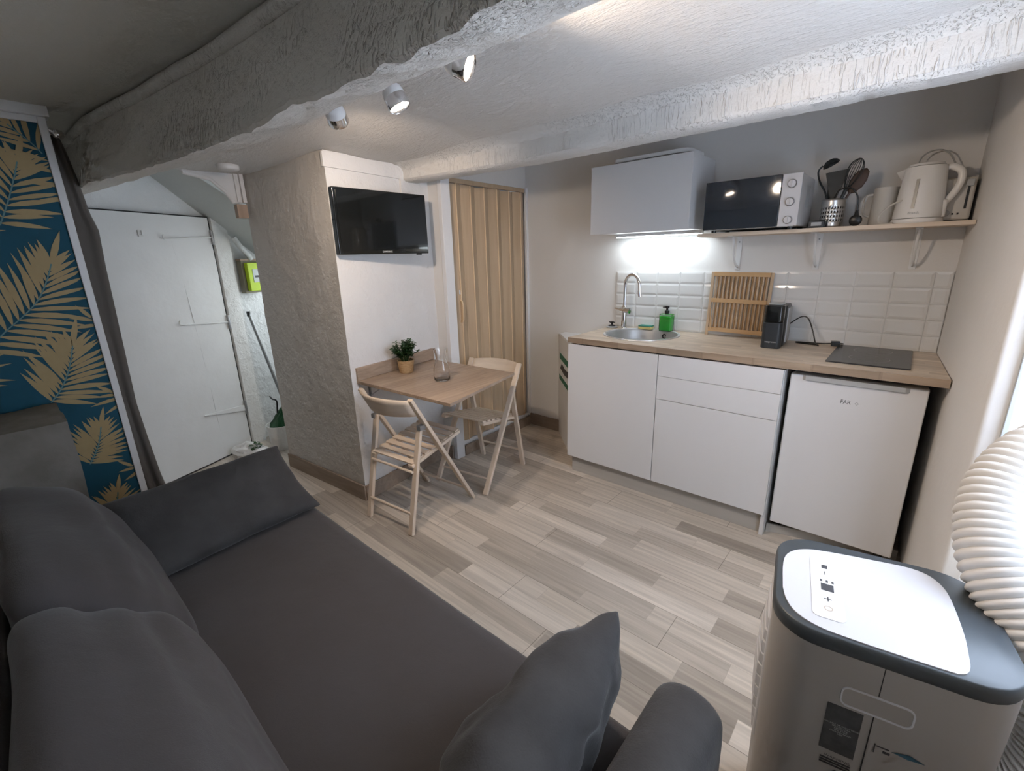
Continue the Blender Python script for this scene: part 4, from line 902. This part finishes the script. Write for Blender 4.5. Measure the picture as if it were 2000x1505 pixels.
# mottled block
bx = thing('side_block', 'mottled taupe block standing between the sofa back and the palm wallpaper', 'block', (-1.05, -3.015, 0))
def softbox(m, x0, x1, y0, y1, z0, z1, amp=.006, st=.04, seed=0):
    o = len(m.v); c = Vector(((x0+x1)/2, (y0+y1)/2, (z0+z1)/2))
    def face(o_, u, v, nu, nv):
        g = []
        for i in range(nu+1):
            r = []
            for j in range(nv+1):
                p = Vector(o_)+Vector(u)*i/nu+Vector(v)*j/nv; d = nz(p, 5, seed)*amp+nz(p, 12, seed)*amp*.4; q = p+(p-c).normalized()*d; r.append(tuple(q))
            g.append(r)
        m.grid(g)
    X, Y, Z = x1-x0, y1-y0, z1-z0; a, b, e = max(2, int(X/st)), max(2, int(Y/st)), max(2, int(Z/st))
    face((x0, y0, z0), (X, 0, 0), (0, Y, 0), a, b); face((x0, y0, z1), (X, 0, 0), (0, Y, 0), a, b); face((x0, y0, z0), (X, 0, 0), (0, 0, Z), a, e)
    face((x0, y1, z0), (X, 0, 0), (0, 0, Z), a, e); face((x0, y0, z0), (0, Y, 0), (0, 0, Z), b, e); face((x1, y0, z0), (0, Y, 0), (0, 0, Z), b, e); return m
softbox(MB(), -.20, .20, -.175, .182, 0, .845, .012).build('block_body', 'block', bx, smooth=60)

# ------------------------------------------------------------------ sofa
def cushion(name, w, h, t, mt, parent=None, pinch=.06, n=26, seed=0, wr=.006, e=2.2, corner=.0, top=1.0):
    """closed soft form: x width, z height, y thickness, origin at its centre"""
    m = MB(); sides = []
    for s in (-1, 1):
        g = []
        for i in range(n+1):
            r = []
            for j in range(n+1):
                u = -1+2*i/n; v = -1+2*j/n
                f = (max(0, 1-abs(u)**e)*max(0, 1-abs(v)**e))**.5
                k = 1-pinch*(1-u*u)*abs(v)**3; k2 = 1-pinch*(1-v*v)*abs(u)**3
                x = u*w/2*k2*(1+corner*abs(v)**6*0); z = v*h/2*k
                d = s*(t/2*f)*(1 if s > 0 else 1)
                ww = (nz((u*1.5, v*1.5, s), 1.5, seed)+.6*nz((u*4, v*1.2, s), 1.6, seed+3))*wr*f*3
                edge = (1-f)
                x += nz((u, v, 2), 3, seed)*wr; z += nz((u, v, 5), 3, seed)*wr
                r.append((x, d+ww*s, z))
            g.append(r)
        m.grid(g)
    return m.build(name, mt, parent, smooth=75, sub=1)
sf = thing('sofa_bed', 'charcoal fabric sofa bed with a deep flat seat and low rounded armrests', 'sofa', (.50, -2.60, 0))
sx, sy = .50, -2.60
def sb(x0, x1, y0, y1, z0, z1): return MB().b2((x0-sx, y0-sy, z0), (x1-sx, y1-sy, z1))
sb(-.30, 1.315, -3.05, -2.225, .06, .27).build('base', 'sofa', sf, bevel=.02, seg=3)
m = MB(); rows = []
nxs, nys = 60, 30
for i in range(nxs+1):
    r = []; x = -.33+1.65*i/nxs
    for j in range(nys+1):
        y = -2.98+.783*j/nys; u = min(1, (x+.33)/.05, (1.32-x)/.05); v = min(1, (-2.197-y)/.035); v = max(0, v); u = max(0, u)
        z = .425-.028*(1-math.sqrt(max(0, 1-(1-u)**2)))-.028*(1-math.sqrt(max(0, 1-(1-v)**2)))+nz((x, y, 0), 2.2, 4)*.006
        r.append((x-sx, y-sy, z))
    rows.append(r)
m.grid(rows); top = rows
for edge in ([r[-1] for r in rows], [r[0] for r in rows], rows[0], rows[-1]): m.grid([[tuple(p) for p in edge], [(p[0], p[1], .275) for p in edge]])
m.add([(-.33-sx, -2.98-sy, .275), (1.32-sx, -2.98-sy, .275), (1.32-sx, -2.197-sy, .275), (-.33-sx, -2.197-sy, .275)], [(0, 1, 2, 3)])
m.build('seat_cushion', 'sofa', sf, smooth=60)
sb(-.40, 1.46, -3.18, -3.06, .06, .72).build('back_frame', 'sofa', sf, bevel=.03, seg=4)
def arm(x0, x1, y1, z1):
    m = MB(); rows = []; y0 = -3.04
    sec = []; w = x1-x0; r = w*.42
    for k in range(9): a = pi*k/8; sec.append(((x0+x1)/2-w/2*cos(a) if k not in () else 0, z1-r+r*sin(a)))
    sec = [(x0, .10)]+[(x0, z) for z in (.2, .35)]+sec+[(x1, z) for z in (.35, .2)]+[(x1, .10)]
    for y, sc in ((y0, 1), (-2.8, 1), (-2.6, 1), (-2.4, 1), (y1-.05, 1), (y1-.025, .985), (y1-.008, .94), (y1, .84)):
        cx = (x0+x1)/2; rows.append([(cx+(x-cx)*sc-sx, y-sy, (z if z < .3 else .3+(z-.3)*(1-(1-sc)*.5))) for x, z in sec])
    m.grid(rows); m.add(rows[-1], [tuple(range(len(sec)))]); m.add(rows[0], [tuple(range(len(sec)))])
    return m.build('armrest', 'sofa2', sf, smooth=60, sub=1)
arm(1.325, 1.463, -2.182, .615); arm(-.475, -.345, -2.235, .50)
for x in (-.30, 1.28):
    for y in (-2.28, -3.0): MB().tube([(x-sx, y-sy, 0), (x-sx, y-sy, .065)], .022, 12).build('leg', 'black', sf)
def place(o, loc, rot): o.location = loc; o.rotation_euler = rot; return o
SEC = [(-2.79, .430), (-2.757, .435), (-2.750, .47), (-2.762, .53), (-2.795, .60), (-2.84, .67), (-2.90, .735), (-2.965, .782), (-3.02, .80), (-3.05, .785), (-3.058, .72), (-3.058, .55), (-3.055, .44), (-2.95, .430)]
def back(name, x0, x1, seed, lab):
    m = MB(); rows = []; n = 44; cx = (x0+x1)/2; S = bez([(0, y, z) for y, z in SEC+[SEC[0]]], 4)[:-1]
    for i in range(n+1):
        u = -cos(pi*i/n); x = cx+(x1-x0)/2*u; a = abs(u); k = (1-a**11)**(1/3) if a < 1 else 0
        k = max(.02, k); row = []
        for p in S:
            y, z = p.y, p.z; c = (-2.93, .60); yy = c[0]+(y-c[0])*k; zz_ = c[1]+(z-c[1])*(k if z > .6 else k**.6)
            f = max(0, min(1, (z-.46)*4)); wr = (nz((x*1.2, y*2, z*2), 2.2, seed)*.028+nz((x*1.5, y*5, z*9), 2, seed+2)*.020)*f*k
            yy += wr*.7; zz_ += wr*.7; zz_ = max(zz_, .428); row.append((x-cx, yy+2.93, zz_-.43))
        row.append(row[0]); rows.append(row)
    m.grid(rows); o = m.build('back_cushion', 'sofa', smooth=80, sub=1); o.location = (cx, -2.93, .43)
    return tag(o, lab, 'cushion', 'sofa back cushions')
back('a', -.46, .355, 1, 'large charcoal back cushion at the far end of the sofa')
back('b', .345, 1.30, 9, 'large charcoal back cushion at the near end of the sofa, beside the camera')
p1_ = place(cushion('scatter_cushion', .64, .37, .13, 'sofa2', pinch=.07, seed=3, wr=.004, e=2.3), (-.245, -2.51, .535), (R(0), 0, R(0)))
tag(p1_, 'dark grey oblong cushion lying tilted at the far left end of the seat', 'cushion', 'scatter cushions on the sofa')
p2_ = place(cushion('scatter_cushion', .50, .29, .20, 'sofa2', pinch=.10, seed=6, wr=.010, e=2.3), (1.17, -2.43, .57), (R(0), 0, R(0)))
tag(p2_, 'dark grey cushion propped against the right armrest with its corner up', 'cushion', 'scatter cushions on the sofa')
def frame3(o, c, xdir, zdir):  # orient: local x -> xdir, local z -> zdir
    x = Vector(xdir).normalized(); z = Vector(zdir); z = (z-x*z.dot(x)).normalized(); y = z.cross(x); T = Matrix((x, y, z)).transposed().to_4x4(); T.translation = c; o.matrix_world = T
frame3(p1_, Vector((-.265, -2.525, .545)), (-.08, 1, 0), (-.30, .0, .20))
frame3(p2_, Vector((1.190, -2.435, .555)), (-.02, 1, .03), (.11, 0, .32))

# ------------------------------------------------------------------ air conditioner
ac = thing('portable_air_conditioner', 'white portable air conditioner with a dark-rimmed rounded top', 'air conditioner', (1.645, -1.89, 0), R(10))
def sq(w, d, r, n=8, cx=0, cy=0): return rrect(cx-w/2, cy-d/2, cx+w/2, cy+d/2, r, n)
BW, BD = .362, .318
m = MB(); rows = []
for z, k in ((.03, .93), (.05, .96), (.20, .975), (.5, .99), (.70, 1.0), (.722, 1.0)):
    P = sq(BW*k, BD*k, .075*k); rows.append([(x, y, z) for x, y in P]+[(P[0][0], P[0][1], z)])
m.grid(rows); m.add(rows[0][:-1], [tuple(range(len(rows[0])-1))]); m.add(rows[-1][:-1], [tuple(range(len(rows[0])-1))])
m.build('body', 'acbody_shade', ac, smooth=50)
m = MB(); rows = []
for z, k in ((.722, 1.002), (.728, 1.012), (.742, 1.012), (.750, 1.0), (.752, .985)):
    P = sq(BW*k, BD*k, .078*k); rows.append([(x, y, z) for x, y in P]+[(P[0][0], P[0][1], z)])
m.grid(rows); m.add(rows[0][:-1], [tuple(range(len(rows[0])-1))]); m.add(rows[-1][:-1], [tuple(range(len(rows[0])-1))])
m.build('top_rim', 'acdark', ac, smooth=50)
ins = [(-.168, -.06), (-.169, .03), (-.158, .075), (-.130, .104), (-.085, .119), (0, .131), (.06, .137), (.092, .128), (.110, .10), (.116, .055), (.113, -.04), (.106, -.10), (.100, -.132), (.088, -.149), (.06, -.153), (-.05, -.152), (-.11, -.146), (-.145, -.125), (-.161, -.095)]
ip = bez([(x, y, 0) for x, y in ins+[ins[0]]], 4)[:-1]
MB().prism([(p.x, p.y) for p in ip], .7515, .7545).build('top_plate', 'acwhite', ac, smooth=20)
pan = rrect(-.118, -.118, -.064, .080, .012); MB().prism(pan, .7546, .7556).build('control_panel', 'gloss', ac)
MB().b2((-.101, -.033, .7557), (-.079, -.010, .7561)).build('display', 'ink', ac, smooth=0)
m = MB()
for x in (-.100, -.090, -.080): m.b2((x-.002, -.004, .7557), (x+.002, .003, .7560))
m.b2((-.0975, .045, .7557), (-.087, .058, .7560)).b2((-.093, .022, .7557), (-.0915, .034, .7560)); m.b2((-.097, -.060, .7557), (-.084, -.058, .7560)).b2((-.0915, -.066, .7557), (-.0895, -.052, .7560)); m.build('panel_symbols', 'ink', ac, smooth=0)
MB().lathe([(.0055, .7557), (.0075, .7557), (.0075, .7560), (.0055, .7560)], (-.091, -.088, 0), 20, close=True).build('power_symbol', 'gold_ink', ac)
# carry handle recess on the camera side, framed
fy = -BD/2*.995
hp = rrect(-.0595, .6145, .0455, .6575, .013); hi = rrect(-.057, .617, .043, .655, .011)
TF = Matrix(((1, 0, 0, 0), (0, 0, 1, 0), (0, 1, 0, 0), (0, 0, 0, 1)))
m = MB(); n = len(hp); vs = [(x, fy-.003, z) for x, z in hp]+[(x, fy-.003, z) for x, z in hi]+[(x, fy+.002, z) for x, z in hp]+[(x, fy+.002, z) for x, z in hi]
m.add(vs, [(i, (i+1) % n, n+(i+1) % n, n+i) for i in range(n)]+[(2*n+i, 2*n+(i+1) % n, (i+1) % n, i) for i in range(n)]+[(n+i, n+(i+1) % n, 3*n+(i+1) % n, 3*n+i) for i in range(n)])
m.build('handle_rim', 'acwhite', ac, smooth=0); m = MB(); m.add([(x, fy-.0008, z) for x, z in hi], [tuple(range(n))]); m.build('carry_handle', 'acbody_shade', ac, smooth=0, weld=False)
MB().b2((-.008, fy-.001, .12), (-.0065, fy+.004, .612)).b2((-.008, fy-.001, .66), (-.0065, fy+.004, .722)).build('panel_seam', 'dark', ac, smooth=0)
MB().b2((-.075, fy-.0014, .497), (-.021, fy+.001, .607)).build('rating_sticker', 'stick', ac, smooth=0)
text('sticker_lettering', 'PORTABLE AIR CONDITIONER\n220-240V~ 50Hz\nR290 0.12kg\n9000 BTU/h\nCOOLING 2.6 kW\nIPX0', .0042, 'greyw', Matrix.Translation((-.048, fy-.0016, .553)) @ FRONT, ac, extrude=.00005)
text('warning_lettering', 'WARNING', .0085, 'ink', Matrix.Translation((-.044, fy-.0012, .482)) @ FRONT, ac, extrude=.00005)
m = MB()
for z in (.473, .467, .461): m.b2((-.07, fy-.0012, z), (-.022, fy+.001, z+.002))
m.add([(-.055, fy-.0013, .438), (-.031, fy-.0013, .438), (-.043, fy-.0013, .456)], [(0, 1, 2)]); m.build('warning_symbol', 'ink', ac, smooth=0)
m = MB().add([(.026, fy-.0013, .552), (.050, fy-.0013, .549), (.074, fy-.0013, .553), (.052, fy-.0013, .560)], [(0, 1, 2, 3)]); m.build('blue_sticker', 'blue_ink', ac, smooth=0)
MB().b2((.003, fy-.0012, .535), (.0045, fy+.001, .555)).b2((.006, fy-.0012, .551), (.024, fy+.001, .5525)).b2((.016, fy-.0012, .541), (.026, fy+.001, .545)).build('small_print', 'ink', ac, smooth=0)
# front louvres (left face)
fx = -BW/2
MB().prism([(fx-.002, -.084), (fx+.030, -.102), (fx+.030, .094), (fx-.002, .078)], .36, .690).build('outlet_grille', 'acwhite', ac, bevel=.008, seg=3)
for k in range(10):
    z = .672-.031*k; b = .004+.012*sin(pi*(k+.8)/10.6)
    MB().prism([(fx+.006, -.080), (fx-b*.7, -.062), (fx-b, -.02), (fx-b, .02), (fx-b*.7, .056), (fx+.006, .074)], z-.028, z).build('louvre', 'acwhite', ac, bevel=.002)
for x in (-.13, .13):
    for y in (-.10, .10): MB().lathe([(0, -.018), (.012, -.016), (.018, 0), (.012, .016), (0, .018)], (x, y, .018), 14, Matrix.Rotation(R(90), 4, 'Y')).build('castor', 'black', ac)
nest(ac, 'body', 'handle_rim', 'carry_handle', 'panel_seam', 'rating_sticker', 'sticker_lettering', 'warning_lettering', 'warning_symbol', 'blue_sticker', 'small_print'); nest(ac, 'control_panel', 'display', 'panel_symbols', 'power_symbol'); nest(ac, 'outlet_grille', 'louvre')
# exhaust hose
hs = thing('exhaust_hose', 'wide ribbed white exhaust hose running from the window sheet to the air conditioner', 'hose', (0, 0, 0))
path = bez([(1.935, -1.50, 1.00), (1.90, -1.52, 1.005), (1.85, -1.57, .985), (1.812, -1.64, .915), (1.818, -1.72, .83), (1.868, -1.79, .745), (1.915, -1.84, .66), (1.935, -1.87, .57), (1.92, -1.885, .50), (1.885, -1.88, .46), (1.850, -1.875, .45)], 24)
# resample
Lc = [0]
for a, b in zip(path, path[1:]): Lc.append(Lc[-1]+(b-a).length)
tot = Lc[-1]; K = int(tot/.0016); pts = []; k = 0
for i in range(K+1):
    s_ = tot*i/K
    while k < len(Lc)-2 and Lc[k+1] < s_: k += 1
    pts.append(path[k].lerp(path[k+1], (s_-Lc[k])/max(1e-9, Lc[k+1]-Lc[k])))
rad = [.0680+.0080*abs(sin(pi*(tot*i/K)/.0160))**.7 for i in range(K+1)]
MB().tube(pts, rad, 40, cap=False).build('ribbed_tube', 'hose', hs, smooth=50)
# window sheet
sh = thing('window_sheet', 'white cloth sheet stretched over the window around the hose', 'sheet', (0, 0, 0))
rows = []
for i in range(41):
    t = i/40; y = -1.185-t*.75; x = 1.845+.15*t+.006*sin(t*40)
    rows.append([(x+nz((x, y, z), 5)*.014-.02*max(0, (1.0-z))*sin(t*25), y, z) for z in [.80+.0275*j for j in range(39)]])
MB().grid(rows).build('cloth', 'sheet', sh, smooth=80)
m = MB(); m.b2((1.838, -1.19, .82), (1.850, -1.172, 1.86)); m.build('adhesive_strip', 'greyw', sh, bevel=.002)
# dark bag behind the machine
dg = thing('dark_bag', 'dark grey bag on the floor behind the air conditioner, right edge', 'bag', (1.93, -2.22, 0))
blob(MB(), (0, 0, .24), (.085, .17, .235), 8, .25).build('bag_body', 'sofa2', dg, smooth=60); MB().tube(bez([(-.03, -.08, .42), (-.04, -.05, .50), (-.04, .05, .50), (-.03, .08, .42)], 6), .008, 8).build('strap', 'greyw', dg)

# ------------------------------------------------------------------ light
def area(name, loc, sx_, sy_, e, col, rot):
    l = bpy.data.lights.new(name, 'AREA'); l.shape = 'RECTANGLE'; l.size = sx_; l.size_y = sy_; l.energy = e; l.color = col
    o = bpy.data.objects.new(name, l); COL.objects.link(o); o.location = loc; o.rotation_euler = rot; return o
area('window_daylight', (2.055, -1.58, 1.28), .84, .66, 33, (.78, .88, 1), (0, R(90), 0))
area('strip_lamp', (.33, -.10, 1.520), .54, .02, .9, (.85, .94, 1), (0, 0, 0))
area('alcove_daylight', (-2.25, -.82, 1.35), .9, 1.0, 6.5, (.88, .95, 1), (R(-90), 0, 0))
wd = bpy.data.worlds.new('World'); SC.world = wd; wd.use_nodes = True
bg = wd.node_tree.nodes['Background']; bg.inputs[0].default_value = (.75, .86, 1, 1); bg.inputs[1].default_value = 1.0

# ------------------------------------------------------------------ camera
cam = bpy.data.cameras.new('camera'); co = bpy.data.objects.new('camera', cam); COL.objects.link(co); SC.camera = co
cam.sensor_fit = 'HORIZONTAL'; cam.sensor_width = 36; cam.lens = 882.30154/2000*36; cam.clip_start = .01; cam.clip_end = 100
fw = Vector((-.6379739, .71946288, -.27452225)); rt = Vector((.75293763, .65755958, -.02646361)); upv = Vector((-.16147515, .22358123, .96121653))
T = Matrix((rt, upv, -fw)).transposed().to_4x4(); T.translation = (1.59749295, -2.92950224, 1.42793635); co.matrix_world = T

SC.view_settings.view_transform = 'Standard'; SC.view_settings.look = 'None'; SC.view_settings.gamma = 1; SC.view_settings.use_curve_mapping = False
SC.view_settings.exposure = .45
SC.cycles.use_adaptive_sampling = True; SC.cycles.adaptive_threshold = .05; SC.cycles.adaptive_min_samples = 20
SC.cycles.max_bounces = 8; SC.cycles.diffuse_bounces = 4; SC.cycles.glossy_bounces = 3; SC.cycles.transmission_bounces = 8; SC.cycles.sample_clamp_indirect = 4
SC.cycles.use_denoising = True
